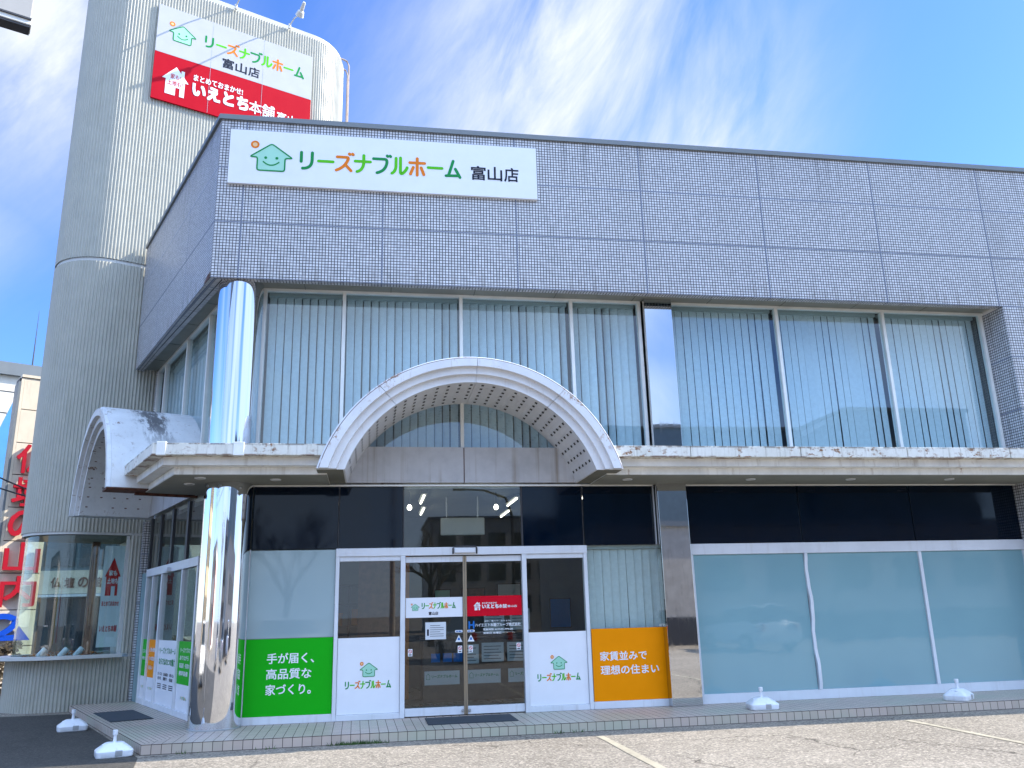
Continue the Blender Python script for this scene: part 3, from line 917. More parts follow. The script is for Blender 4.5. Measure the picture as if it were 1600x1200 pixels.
# right frosted bays
for a, b in ((5.05, 6.925), (6.985, 8.965), (9.025, 10.93)):
    mb = MB(); mb.box(FF, a, b, -.012, .01, .262, 2.345); mb.build('frosted_panel', 'frost', B)
mb = MB(); mb.box(FF, 4.96, XP - .003, -.05, .04, .122, .26); mb.box(FF, 4.96, XP - .003, -.05, .04, 2.347, 2.515)
mb.box(FF, 8.968, 9.022, -.05, .045, .262, 2.346); mb.box(FF, 10.932, XP - .004, -.05, .045, .262, 2.346); mb.box(FF, 4.962, 5.045, -.05, .035, .262, 2.346)
# wavy loose bar
rings = []
for k in range(25):
    z = .262 + (2.346 - .262) * k / 24; o_ = .011 * math.sin(k * .55) + .004 * math.sin(k * 1.7)
    rings.append([FF(6.930 + o_, -.02, z), FF(6.982 + o_, -.02, z), FF(6.982 + o_, .05 + .01 * math.sin(k * .5), z), FF(6.930 + o_, .05 + .01 * math.sin(k * .5), z)])
mb.loft(rings)
mb.build('frosted_bay_frame', 'white', B, bevel=.003)

# ---- entrance frame and doors (front)
mb = MB()
mb.box(FF, -.5, 3.315, -.06, .055, 2.40, 2.518)             # head
mb.box(FF, -.5, -.445, -.06, .05, .122, 2.399); mb.box(FF, 3.255, 3.31, -.06, .05, .122, 2.399)
mb.box(FF, .45, .52, -.06, .05, .122, 2.399); mb.box(FF, 2.285, 2.355, -.06, .05, .122, 2.399)
for a, b in ((-.444, .449), (2.356, 3.254)):
    mb.box(FF, a, b, -.05, .04, .122, .20); mb.box(FF, a, b, -.04, .03, 2.33, 2.399)
mb.build('entrance_frame', 'white', B, bevel=.004)
mb = MB(); mb.box(FF, 1.25, 1.57, .056, .105, 2.425, 2.50); o = mb.build('door_sensor', 'white', B, bevel=.012)
mb = MB(); mb.tube([FF(1.23, .07, 2.415), FF(1.23, .08, 2.50), FF(1.25, .085, 2.523), FF(1.57, .085, 2.523), FF(1.59, .08, 2.50), FF(1.59, .07, 2.415)], .012, 6); mb.build('sensor_rim', 'iron', o, smooth=True)
for a, b in ((-.44, .445), (2.36, 3.25)):
    mb = MB(); mb.box(FF, a, b, -.006, .006, 1.245, 2.33); mb.build('sidelight_window', 'glass_low', B)
    mb = MB(); mb.box(FF, a, b, -.008, .006, .2, 1.243); mb.build('sidelight_panel', 'room', B)
for a, b, hx in ((.525, 1.395, 1.36), (1.425, 2.28, 1.46)):
    mb = MB()
    mb.box(FF, a, b, -.035, .0, 2.30, 2.385)
    hs_ = a if a > 1 else b
    d_ = mb.build('sliding_door', 'white', B, bevel=.003)
    mb = MB(); mb.box(FF, a, b, -.035, .0, .135, .245); mb.build('bottom_rail', 'white', d_, bevel=.003)
    mb = MB(); mb.box(FF, hs_ - .013, hs_ + .013, -.03, .012, .136, 2.384); mb.build('meeting_stile', 'bronze', d_, bevel=.003)
    mb = MB(); mb.box(FF, a, b, -.024, -.014, .246, 2.299); mb.build('pane', 'glass_low', d_)
    mb = MB(); mb.lathe(FF(hx, .012, .19), (0, -1, 0), [(.018, 0), (.022, .01), (.014, .022)], 12); mb.build('lock', 'steel', d_, smooth=True)
# door stickers: children of the building's door as printed sheets
def sheet(parent, pl, x0, x1, z0, z1, d, mat, name='sheet'):
    mb = MB(); mb.face([pt(pl, x0, z0, d), pt(pl, x1, z0, d), pt(pl, x1, z1, d), pt(pl, x0, z1, d)]); return mb.build(name, mat, parent)


DS = -.009
dl = root('door_banner', FF(.95, 0, 1.5), 'white strip with small house logo across the left glass door leaf', 'sign')
sheet(dl, PF, .53, 1.375, 1.50, 1.785, DS, 'board_white', 'board'); house_logo(dl, PF, .605, 1.60, .13, DS + .002)
shop_name(dl, PF, .765, 1.275, 1.625, 1.71, DS + .002)
mb = MB(); add_text(mb, PF, '富山店', .87, 1.01, 1.535, 1.58, DS + .002, .02); mb.build('lettering', 's_ink', dl)
dr = root('door_banner', FF(1.85, 0, 1.5), 'red strip with white house icon across the right glass door leaf', 'sign')
sheet(dr, PF, 1.44, 2.275, 1.50, 1.79, DS, 'board_red', 'board'); red_logo(dr, PF, 1.54, 2.20, 1.585, 1.705, DS + .002)
nt = root('door_notice', FF(.97, 0, 1.2), 'white paper notice taped to the left glass door leaf', 'notice')
sheet(nt, PF, .82, 1.125, 1.185, 1.43, DS, 'paper', 'paper')
mb = MB()
for k in range(6): mb.face([pt(PF, .89, 1.385 - k * .03, DS + .002), pt(PF, .89 + (.2 if k % 3 else .15), 1.385 - k * .03, DS + .002), pt(PF, .89 + (.2 if k % 3 else .15), 1.379 - k * .03, DS + .002), pt(PF, .89, 1.379 - k * .03, DS + .002)])
mb.face([pt(PF, .845, 1.24, DS + .002), pt(PF, .872, 1.24, DS + .002), pt(PF, .872, 1.33, DS + .002), pt(PF, .845, 1.33, DS + .002)])
mb.build('print', 's_ink', nt)
sg = root('door_sticker', FF(1.9, 0, 1.3), 'white company lettering with a blue H mark on the right glass door leaf', 'sticker')
mb = MB(); add_text(mb, PF, 'H', 1.465, 1.545, 1.325, 1.425, DS, .03); mb.build('emblem', 's_blue', sg)
line(PF, sg, 's_white', '住む、暮らす、生きる力。', 1.70, 2.10, 1.415, 1.435, DS, .01)
line(PF, sg, 's_white', 'ハイエスト本舗グループ株式会社', 1.56, 2.25, 1.345, 1.395, DS, .012)
line(PF, sg, 's_white', '営業時間 AM9:00~PM6:00', 1.68, 2.13, 1.29, 1.32, DS, .012)
line(PF, sg, 's_white', '定休日 水曜日', 1.68, 1.95, 1.24, 1.27, DS, .012)
trip = [(1.315, 'left leaf, beside the door seam'), (1.495, 'right leaf, beside the door seam')]
for x, tx in trip:
    g = root('warning_sticker', FF(x, 0, 1.15), 'white warning triangle and oval sticker on the ' + tx, 'sticker', 'warning stickers on the sliding doors')
    mb = MB(); mb.face([pt(PF, x - .052, 1.14, DS), pt(PF, x + .052, 1.14, DS), pt(PF, x, 1.24, DS)])
    add_stroke(mb, PF, [(x - .04, 1.29), (x + .04, 1.29)], .035, DS); mb.build('backing', 's_white', g)
    mb = MB(); mb.face([pt(PF, x - .02, 1.165, DS + .002), pt(PF, x + .02, 1.165, DS + .002), pt(PF, x + .012, 1.2, DS + .002), pt(PF, x - .012, 1.2, DS + .002)])
    add_text(mb, PF, '自動', x - .04, x + .04, 1.28, 1.30, DS + .002, .02); mb.build('pictogram', 's_blue', g)
for x, z, tx in ((.60, .96, 'at the left edge of the left door leaf'), (1.33, .985, 'on the left leaf near the door seam'), (1.49, .985, 'on the right leaf near the door seam'), (2.21, 1.0, 'at the right edge of the right door leaf')):
    g = root('prohibition_sticker', FF(x, 0, z), 'small white sticker with red ring ' + tx, 'sticker', 'prohibition stickers on the sliding doors')
    sheet(g, PF, x - .032, x + .032, z, z + .10, DS, 's_white', 'backing')
    mb = MB(); add_stroke(mb, PF, [(x + .022 * math.cos(a), z + .065 + .022 * math.sin(a)) for a in [2 * math.pi * k / 14 for k in range(14)]], .007, DS + .002, True)
    add_stroke(mb, PF, [(x - .015, z + .08), (x + .015, z + .05)], .006, DS + .003); mb.build('ring', 's_red', g)
    mb = MB(); mb.face([pt(PF, x - .02, z + .012, DS + .002), pt(PF, x + .02, z + .012, DS + .002), pt(PF, x + .02, z + .026, DS + .002), pt(PF, x - .02, z + .026, DS + .002)]); mb.build('caption', 's_ink', g)

# ---- posters along the front (film sheets on the glass)
def poster(x0, x1, z0, z1, mat, label):
    g = root('window_poster', FF((x0 + x1) / 2, 0, z0), label, 'poster', 'posters along the front windows')
    mb = MB(); mb.box(FF, x0, x1, .0075, .013, z0, z1); mb.build('board', mat, g); return g


g = poster(-1.715, -.505, .228, 1.262, 'p_green', 'green poster with three lines of white Japanese text')
line(PF, g, 's_white', '手が届く、', -1.42, -.77, .925, 1.065, .0155, .013)
line(PF, g, 's_white', '高品質な', -1.42, -.80, .715, .855, .0155, .013)
line(PF, g, 's_white', '家づくり。', -1.42, -.80, .505, .645, .0155, .013)
for x0, x1, lb in ((-.44, .445, 'white logo poster between the green poster and the sliding doors'), (2.36, 3.25, 'white logo poster between the sliding doors and the orange poster')):
    g = poster(x0, x1, .203, 1.242, 'board_white', lb); c = (x0 + x1) / 2
    house_logo(g, PF, c - .125, .70, .26, .0155); shop_name(g, PF, c - .33, c + .33, .545, .645, .0155)
g = poster(3.33, 4.505, .228, 1.265, 'p_orange', 'orange poster with two lines of white Japanese text')
line(PF, g, 's_white', '家賃並みで', 3.45, 4.18, .80, .93, .0155, .013); line(PF, g, 's_white', '理想の住まい', 3.45, 4.36, .60, .73, .0155, .013)

# ---- side entrance
mb = MB()
mb.box(SF, .95, 4.78, -.05, .055, 2.36, 2.50)
for u, wd in ((.95, .07), (1.93, .06), (3.42, .08), (4.18, .05), (4.73, .06)): mb.box(SF, u, u + wd, -.05, .05, .122, 2.359)
for a, b in ((1.03, 1.925), (2.0, 3.415), (3.505, 4.175), (4.235, 4.725)): mb.box(SF, a, b, -.045, .04, .122, .215)
mb.build('side_entrance_frame', 'white', B, bevel=.004)
mb = MB(); mb.box(SF, 2.72, 2.86, .056, .13, 2.36, 2.43); mb.build('door_sensor', 'white', B, bevel=.012)
side_panels = [(1.03, 1.925), (2.0, 3.415), (3.505, 4.175), (4.235, 4.725)]
for a, b in side_panels:
    mb = MB(); mb.box(SF, a, b, -.006, .006, 1.24, 2.355); mb.build('side_window', 'glass_low', B)
    mb = MB(); mb.box(SF, a, b, -.012, .005, .216, 1.239); mb.build('side_panel', 'room', B)
for a, b in ((.98, 1.93), (1.95, 3.0), (3.04, 3.95), (3.99, 4.76)):
    mb = MB(); mb.box(SF, a, b, -.006, .006, 2.51, 3.46); mb.build('side_transom', 'glass_low', B)
for u in (.3, 1.86, 2.96, 3.92, 4.77): mb = MB(); mb.box(SF, u, u + (.13 if u > .4 else .64), -.05, .03, 2.505, 3.462); mb.build('side_transom_post', 'iron', B)
mb = MB(); mb.box(SF, .26, .94, -.05, .03, .122, 2.5); mb.build('side_corner_post', 'iron', B)
mb = MB(); mb.box(SF, 4.80, 5.28, -.05, .03, .122, 2.45); mb.build('side_end_panel', 'frost', B)
mb = MB(); mb.box(SF, 5.29, 5.44, -.1, .07, .122, 3.46); mb.build('tile_quoin', 'tile', B)
mb = MB(); mb.box(SF, 5.40, 5.45, -.1, .07, 3.88, 6.59); mb.build('tile_quoin', 'tile', B)


def sposter(i, mats, label):
    a, b = side_panels[i]
    g = root('side_poster', SF((a + b) / 2, 0, .22), label, 'poster', 'posters on the side entrance panels')
    mb = MB(); mb.box(SF, a, b, .0065, .012, .218, 1.235); mb.build('board', 'board_white', g)
    if mats: mb = MB(); mb.box(SF, a, b, .0122, .015, .60, 1.235); mb.build('colour_field', mats, g)
    return g, -b, -a


g, x0, x1 = sposter(0, 'p_green', 'tall green and white poster next to the mirrored round column')
for k, tx in enumerate(('リーズナブルで', 'ありながら', '高品質・充実の', '標準装備')): line(PS, g, 's_white', tx, x0 + .12, x1 - .15 - .08 * (k % 2), 1.07 - k * .115, 1.14 - k * .115, .0165, .015)
shop_name(g, PS, x0 + .3, x1 - .2, .38, .43, .0135)
g, x0, x1 = sposter(1, None, 'white poster with green headlines on the side entrance door')
line(PS, g, 's_green', 'リーズナブルホーム', x0 + .12, x1 - .12, 1.02, 1.12, .0135, .015); line(PS, g, 's_green', 'ならではの3つの魅力', x0 + .12, x1 - .12, .84, .95, .0135, .02)
mb = MB()
for k, (t1, t2) in enumerate((('ローコスト', '住宅'), ('自由設計', '間取り'), ('安心', '保証'))):
    xx = x0 + .12 + k * .42; add_text(mb, PS, t1, xx, xx + .32, .67, .72, .0135, .01); add_text(mb, PS, t2, xx, xx + .25, .60, .65, .0135, .01)
    for j in range(3): mb.face([pt(PS, xx, .54 - j * .03, .0135), pt(PS, xx + .28, .54 - j * .03, .0135), pt(PS, xx + .28, .525 - j * .03, .0135), pt(PS, xx, .525 - j * .03, .0135)])
mb.build('small_print', 's_ink', g)
g, x0, x1 = sposter(2, 'p_orange', 'orange and white poster on the side entrance')
for k, tx in enumerate(('土地+建物で', '月々の家賃並みの', '支払い')): line(PS, g, 's_white', tx, x0 + .08, x1 - .06 - .2 * (k == 2), 1.03 - k * .15, 1.10 - k * .15, .0165, .015)
shop_name(g, PS, x0 + .12, x1 - .12, .40, .44, .0135)
g, x0, x1 = sposter(3, 'p_green', 'narrow green and white poster farthest from the round column')
line(PS, g, 's_white', 'コスパに', x0 + .05, x1 - .05, 1.0, 1.06, .0165, .015); line(PS, g, 's_white', '優れた家', x0 + .05, x1 - .05, .88, .94, .0165, .015); shop_name(g, PS, x0 + .08, x1 - .05, .40, .44, .0135)

# ---- canopy ledge: three stepped bands swept round the corner
PROF = {'b3': [(0.0, 3.466), (1.03, 3.466), (1.03, 3.565), (0.0, 3.565)], 'b2': [(0.0, 3.566), (1.20, 3.566), (1.20, 3.675), (0.0, 3.675)], 'lip': [(0.0, 3.676), (1.37, 3.676), (1.37, 3.835), (0.0, 3.87)]}
SOFF = .17                              # the side ledge is this much shallower


def corner(o):
    """plan point where the front line at offset o meets the side line"""
    y = W - o; os_ = max(o - SOFF, 0.0)
    x = G0.x + (os_ - (y - G0.y) * NV.y) / NV.x
    return Vector((x, y))


def ledge_ring(kind, prof, val=None):
    out = []
    for o, z in prof:
        if kind == 'f': out.append(Vector((val, W - o, z)))
        elif kind == 'c': c = corner(o); out.append(Vector((c.x, c.y, z)))
        else:
            os_ = max(o - SOFF, 0); out.append(SF(val, os_, z))
    return out


AL, AR_ = -.62, 3.42                    # where the arch legs cut the ledge
SA, SB = 1.15, 4.85                     # side arch extent along the wall
for k, nm, mt in (('b3', 'canopy_soffit_band', 'band'), ('b2', 'canopy_band', 'band')):
    mb = MB(); mb.loft([ledge_ring('f', PROF[k], AL), ledge_ring('c', PROF[k]), ledge_ring('s', PROF[k], SA)]); mb.build(nm, mt, B)
    mb = MB(); mb.loft([ledge_ring('f', PROF[k], XR), ledge_ring('f', PROF[k], AR_)]); mb.build(nm, mt, B)
SOFP = [(.03, 3.457), (1.015, 3.457), (1.015, 3.4655), (.03, 3.4655)]
mb = MB(); mb.loft([ledge_ring('f', SOFP, AL), ledge_ring('c', SOFP), ledge_ring('s', SOFP, SA)]); mb.build('canopy_soffit', 'soffit', B)
mb = MB(); mb.loft([ledge_ring('f', SOFP, XR), ledge_ring('f', SOFP, AR_)]); mb.build('canopy_soffit', 'soffit', B)
mb = MB(); mb.loft([ledge_ring('f', PROF['lip'], -1.78), ledge_ring('c', PROF['lip']), ledge_ring('s', PROF['lip'], SA)]); mb.build('canopy_lip', 'lip', B, bevel=.004)
xs = [-1.765, AL]
mb = MB(); mb.loft([ledge_ring('f', PROF['lip'], AL), ledge_ring('f', PROF['lip'], -1.765)]); mb.build('canopy_lip', 'lip', B, bevel=.004)
jo = [AR_, 4.62, 6.36, 8.12, 9.9, 11.7, 13.5, 15.3, XR]
for a, b in zip(jo, jo[1:]):
    mb = MB(); mb.loft([ledge_ring('f', PROF['lip'], b - .012), ledge_ring('f', PROF['lip'], a)]); mb.build('canopy_lip', 'lip', B, bevel=.004)
mb = MB()                               # raised joint caps near the corner
for a, b in ((-2.82, -2.70), (-1.84, -1.70)): mb.box(FF, a, b, 1.30, 1.385, 3.668, 3.852)
mb.build('canopy_joint_cap', 'band', B, bevel=.006)
# front ledge soffit face follows the bands; trim over the glass
mb = MB(); mb.box(FF, -1.75, 4.44, .02, .07, 3.44, 3.464); mb.box(FF, 4.98, XP, .02, .07, 3.44, 3.464); mb.build('canopy_trim', 'cream', B)
for x, y in ((-2.35, 12.1), (-1.35, 12.25), (-2.6, 12.65), (3.85, 12.25), (5.85, 12.25), (7.55, 12.25), (9.3, 12.25), (11.2, 12.25)):
    mb = MB(); mb.lathe((x, y, 3.4568), (0, 0, -1), [(.075, 0), (.075, .012), (.055, .016), (.05, .008)], 20); d_ = mb.build('downlight', 'white', B, smooth=True)
    mb = MB(); mb.lathe((x, y, 3.450), (0, 0, -1), [(.049, 0), (.049, .006)], 16); mb.build('lens', 'downl', d_)


# ---- arched barrel canopies
def barrel(fr, uc, zc, ro, ri, dfr, zb, segs, mat, name):
    """stepped ring in front, shell back to the wall; cut flat at zb"""
    st = (ro - ri)
    prof = [(ro, .0), (ro, dfr - .06), (ro - .03, dfr - .05), (ro - .035, dfr), (ro - st * .42, dfr), (ro - st * .44, dfr - .07), (ro - st * .70, dfr - .07), (ro - st * .72, dfr - .14), (ri, dfr - .14), (ri, 0.0)]
    for a0, a1 in segs:
        mb = MB(); rings = []
        n = max(6, int((a1 - a0) / 3))
        for k in range(n + 1):
            ring = []
            for r, d in prof:
                lo = math.degrees(math.asin((zb - zc) / r)); hi = 180 - lo
                A = lo + (hi - lo) * (a0 + (a1 - a0) * k / n)/180.0
                ring.append(fr(uc + r * math.cos(R(A)), d, zc + r * math.sin(R(A))))
            rings.append(ring)
        mb.loft(rings); mb.build(name, mat, B, smooth=True)


def vents(fr, uc, zc, r, zb, d0, d1, na, nd, mat='dark', k_=1.0):
    mb = MB(); lo = math.degrees(math.asin((zb - zc) / r)) + 5
    for i in range(na):
        A = R(lo + (180 - 2 * lo) * i / (na - 1)); ca, sa = math.cos(A), math.sin(A)
        for j in range(nd):
            d = d0 + (d1 - d0) * j / (nd - 1); w = .019 * k_; L = .036 * k_
            if random.random() < .08: continue
            tx, tz = -sa * w, ca * w
            c0 = (uc + (r - .004) * ca, zc + (r - .004) * sa)
            mb.face([fr(c0[0] - tx, d - L, c0[1] - tz), fr(c0[0] + tx, d - L, c0[1] + tz), fr(c0[0] + tx, d + L, c0[1] + tz), fr(c0[0] - tx, d + L, c0[1] - tz)])
    return tag(mb.build('vault_vents', mat, B), kind='stuff')


SEG = [(0, 44.75), (44.95, 87.9), (88.1, 134.75), (134.95, 180)]
AC, AZ = 1.41, 2.88
barrel(FF, AC, AZ, 2.24, 1.88, 1.46, 3.49, SEG, 'arch', 'arch_canopy')
mb = MB(); mb.box(FF, AC - 2.155, AC - 1.80, .06, 1.30, 3.483, 3.4885); mb.build('arch_foot_shade', 'foot', B)  # thin dark plates added under both legs as painted shade
mb = MB(); mb.box(FF, AC + 1.80, AC + 2.155, .06, 1.30, 3.483, 3.4885); mb.build('arch_foot_shade', 'foot', B)
vents(FF, AC, AZ, 1.88, 3.49, .18, 1.18, 27, 6)
mb = MB(); mb.box(FF, AC - 1.80, AC - .008, .05, .09, 3.492, 4.045); mb.box(FF, AC + .008, AC + 1.80, .05, .09, 3.492, 4.045); mb.build('infill_panel', 'infill', B)
mb = MB(); mb.box(FF, AC - .0075, AC + .0075, .03, .085, 3.492, 4.04); mb.build('infill_joint', 'rustedge', B)
mb = MB(); lo_ = math.asin((3.49 - AZ) / 2.206); mb.tube([FF(AC + 2.2055 * math.cos(lo_ + (math.pi - 2 * lo_) * k / 90), 1.456, AZ + 2.2055 * math.sin(lo_ + (math.pi - 2 * lo_) * k / 90)) for k in range(91)], .006, 5); mb.build('rust_seam', 'rustedge', B)
SC = 3.08
barrel(SF, SC, AZ, 2.24, 1.88, 1.44, 3.49, [(0, 62), (62.3, 118), (118.3, 180)], 'arch_old', 'side_arch_canopy')
vents(SF, SC, AZ, 1.88, 3.49, .3, 1.2, 23, 5, 'rustedge', .55)
mb = MB(); mb.box(SF, SC - 1.80, SC + 1.80, .05, .09, 3.492, 4.045); mb.build('infill_panel', 'infill', B)
mb = MB(); mb.box(SF, .95, 1.30, 1.0, 1.44, 3.455, 3.487); mb.build('rusted_flashing', 'rustedge', B)
mb = MB(); mb.box(SF, 1.24, 1.30, .06, .99, 3.43, 3.464); mb.build('rusted_flashing', 'rustedge', B)
mb = MB(); mb.box(SF, SC - 2.16, SC - 1.78, .1, 1.44, 3.470, 3.487); mb.build('rusted_arch_foot', 'rustedge', B)

# ------------------------------------------------------------------ big facade sign
sgn = root('wall_sign', (0.16, TY - .05, 8.1), 'wide white board with green and orange lettering on the mosaic tile wall', 'sign')
mb = MB(); mb.box(WF, -2.305, 2.625, TY - .055, TY - .004, 8.115, 9.06); mb.build('board', 'board_white', sgn, bevel=.003)
PB = (Vector((0, TY - .055, 0)), Vector((1, 0, 0)), Vector((0, -1, 0)))
house_logo(sgn, PB, -1.99, 8.345, .66, .003)
shop_name(sgn, PB, -1.235, 1.385, 8.42, 8.74, .003)
for k, ch in enumerate('富山店'): line(PB, sgn, 's_ink', ch, 1.525 + k * .275, 1.76 + k * .275, 8.41, 8.66, .003, .014)

# ------------------------------------------------------------------ STAIR TOWER
T = root('stair_tower', TF(1.5, -2, 0), 'tall pale corrugated steel tower with rounded corners and a curved display window', 'tower')
UL, UR, RL, RR, DEP = -.46, 3.57, 1.03, 1.29, 5.2


def tower_path(inset=0.0, step=None, close=True):
    """plan outline (u, d) clockwise from the right end of the flat front; evenly spaced if step given"""
    pts = []
    rl, rr = RL - inset, RR - inset
    for k in range(49): a = R(90 + 180 * k / 48); pts.append((UL + rl * math.cos(a), -RL + rl * math.sin(a)))
    back = [(UR + rr, -DEP), (UR + rr, -RR)]
    back = [(UR + rr * math.cos(R(a_)), -RR + rr * math.sin(R(a_))) for a_ in [-90 + 90 * k / 24 for k in range(24)]]
    rarc = [(UR + rr * math.cos(R(a_)), -RR + rr * math.sin(R(a_))) for a_ in [90 * k / 24 for k in range(25)]]
    full = pts + back + rarc
    return full


def resample(path, step, close=True):
    P = path + ([path[0]] if close else [])
    out = []; carry = 0.0
    for a, b in zip(P, P[1:]):
        L = math.dist(a, b)
        if L < 1e-9: continue
        t = carry
        while t < L:
            f = t / L; out.append((a[0] + (b[0] - a[0]) * f, a[1] + (b[1] - a[1]) * f, (b[0] - a[0]) / L, (b[1] - a[1]) / L)); t += step
        carry = t - L
    return out


def corrugated(path, z0, z1, pitch=.066, amp=.019, close=True):
    """real trapezoid ribs"""
    sm = resample(path, pitch / 4, close); mb = MB()
    n = len(sm) - (len(sm) % 4 if close else 0); sm = sm[:n]
    prof = (amp, amp, 0.0, 0.0)
    lo, hi = [], []
    for i, (u, d, tu, td) in enumerate(sm):
        nu, nd = td, -tu               # outward normal for this winding
        o = prof[i % 4]
        lo.append(mb.bm.verts.new(TF(u - nu * o, d - nd * o, z0))); hi.append(mb.bm.verts.new(TF(u - nu * o, d - nd * o, z1)))
    for i in range(n if close else n - 1):
        j = (i + 1) % n; mb.bm.faces.new((lo[i], lo[j], hi[j], hi[i]))
    return mb


ZTW, ZSEAM, ZBOT = 16.0, 8.87, 3.25
full = tower_path()
mb = corrugated(full, ZSEAM + .05, ZTW); mb.build('upper_cladding', 'corr', T)
mb = corrugated(full, ZBOT, ZSEAM - .03); mb.build('lower_cladding', 'corr', T)


def band(path, z0, z1, out, mat, name, cap=True):
    mb = MB(); n = len(path)
    ctr = [TF(u, d, 0) for u, d in path]
    cx = sum((p for p in ctr), Vector()) / n
    oo = []
    for i in range(n):
        a, b = path[i - 1], path[(i + 1) % n]; L = math.dist(a, b) or 1
        oo.append((path[i][0] - (b[1] - a[1]) / L * out, path[i][1] + (b[0] - a[0]) / L * out))
    rings = [[TF(u, d, z0) for u, d in oo], [TF(u, d, z1) for u, d in oo]]
    mb.loft(rings); return mb.build(name, mat, T, bevel=0)


band(full, ZTW + .001, ZTW + .14, .045, 'tower_cap', 'tower_coping')
band(full, ZSEAM - .029, ZSEAM + .049, .03, 'corr_trim', 'seam_flashing')
band(full, ZBOT - .05, ZBOT - .001, .025, 'corr_trim', 'base_trim')
# low wall and glass display window
lowpath = [(.62, 0.0)] + full[:49] + [(.62, -2 * RL)]
mb = corrugated(lowpath, 0.0, .915, close=False); mb.build('low_wall', 'corr', T)


def ribbon(path, z0, z1, o0, o1, mat, name, smooth=True):
    mb = MB(); n = len(path); rings = []
    for i in range(n):
        a, b = path[max(i - 1, 0)], path[min(i + 1, n - 1)]; L = math.dist(a, b) or 1
        nu, nd = -(b[1] - a[1]) / L, (b[0] - a[0]) / L
        nu, nd = -nu, -nd
        u, d = path[i]
        rings.append([TF(u - nu * o0, d - nd * o0, z0), TF(u - nu * o1, d - nd * o1, z0), TF(u - nu * o1, d - nd * o1, z1), TF(u - nu * o0, d - nd * o0, z1)])
    mb.loft(rings); return mb.build(name, mat, T, smooth=smooth)


SIGN = 1.0
inpath = [(.27, -.10)] + tower_path(.10)[:49] + [(.46, -2 * RL + .10)]
sillp = [(.33, -.02)] + tower_path(.02)[:49] + [(.46, -2 * RL + .02)]
ribbon(sillp, .917, .975, .05, -.22, 'corr_trim', 'window_sill')
ribbon(inpath, .976, ZBOT - .06, .006, -.006, 'glass_show', 'display_window')
mb = MB(); mb.box(TF, .275, .325, -.14, -.03, .976, ZBOT - .06); mb.build('window_jamb', 'corr_trim', T)
mb = corrugated([(.62, -.01), (.33, -.01)], .976, ZBOT - .052, close=False); mb.build('side_cladding', 'corr', T)
mb = MB(); fp_ = [(.45, -.15)] + tower_path(.15)[:49] + [(.45, -2 * RL + .15)]; mb.loft([[TF(u, d, .86) for u, d in fp_], [TF(u, d, .90) for u, d in fp_]]); mb.build('display_floor', 'floor', T)
mb = MB(); mb.face([TF(u, d, ZBOT - .058) for u, d in tower_path(.05)]); mb.build('display_ceiling', 'soffit', T)
mb = MB(); mb.box(TF, .47, .62, -2 * RL + .03, -.04, 0, ZBOT - .06); mb.build('display_side_wall', 'corr_trim', T)
mb = MB(); mb.box(TF, -.12, .03, -1.75, -1.60, .901, ZBOT - .06); mb.build('display_post', 'wood', T, bevel=.01)
# ladder fixed to the far side of the tower
ld = MB()
LA_, LB_ = (5.07, -1.25), (5.25, -1.62)
for (u_, d_), zt in ((LA_, 16.35), (LB_, 16.95)): ld.tube([TF(u_, d_, 9.0), TF(u_, d_, zt - .15), TF(u_ - .06, d_, zt - .02), TF(u_ - .14, d_, zt), TF(u_ - .46, d_, zt), TF(u_ - .5, d_, zt - .06), TF(u_ - .5, d_, 16.1)], .024, 8)
for k in range(24): ld.tube([TF(*LA_, 9.2 + k * .3), TF(*LB_, 9.2 + k * .3)], .015, 6)
for z in (10.5, 12.4, 14.3): ld.tube([TF(4.75, -1.4, z), TF(5.16, -1.43, z)], .02, 6)
ld.build('ladder', 'rusty', T, smooth=True)

# tower sign
ts = root('tower_sign', TF(1.7, .05, 12.9), 'large two-tone sign, white over red, high on the corrugated tower', 'sign')
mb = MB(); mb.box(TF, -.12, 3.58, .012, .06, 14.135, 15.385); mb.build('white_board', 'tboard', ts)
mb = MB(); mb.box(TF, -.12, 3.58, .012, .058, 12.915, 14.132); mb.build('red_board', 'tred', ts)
mb = MB()
for u in (1.11, 2.34): mb.box(TF, u, u + .006, .0605, .062, 12.93, 15.38)
mb.build('panel_seam', 'steel', ts)
house_logo(ts, PT, .13, 14.53, .62, .0625)
shop_name(ts, PT, .93, 3.40, 14.66, 14.96, .0625)
for k, ch in enumerate('富山店'): line(PT, ts, 's_ink', ch, 1.38 + k * .31, 1.64 + k * .31, 14.26, 14.52, .0625, .014)
red_logo(ts, PT, .08, 3.50, 13.12, 13.86, .0625)

# floodlights on arms over the sign
for u, lb in ((1.60, 'white floodlight on a long arm, left one above the tower sign'), (2.95, 'white floodlight on a long arm, right one above the tower sign')):
    f = root('floodlight', TF(u, .05, 16.05), lb, 'floodlight', 'floodlights above the tower sign')
    mb = MB(); mb.tube([TF(u, .04, 16.08), TF(u - .02, .45, 16.02), TF(u - .04, .93, 15.80)], .017, 8); mb.tube([TF(u, .04, 16.0), TF(u, .04, 16.12)], .035, 8); mb.build('arm', 'lampw', f, smooth=True)
    ax = (TF(0, -1.0, -.55) - TF(0, 0, 0)).normalized(); c = TF(u - .04, .95, 15.80)
    up = -ax
    mb = MB(); mb.lathe(c - ax * .16, ax, [(.028, -.14), (.04, -.12), (.045, .0), (.05, .06), (.045, .075), (.075, .10), (.10, .20), (.105, .22), (.09, .215)], 18); mb.build('lamp_head', 'lampw', f, smooth=True)

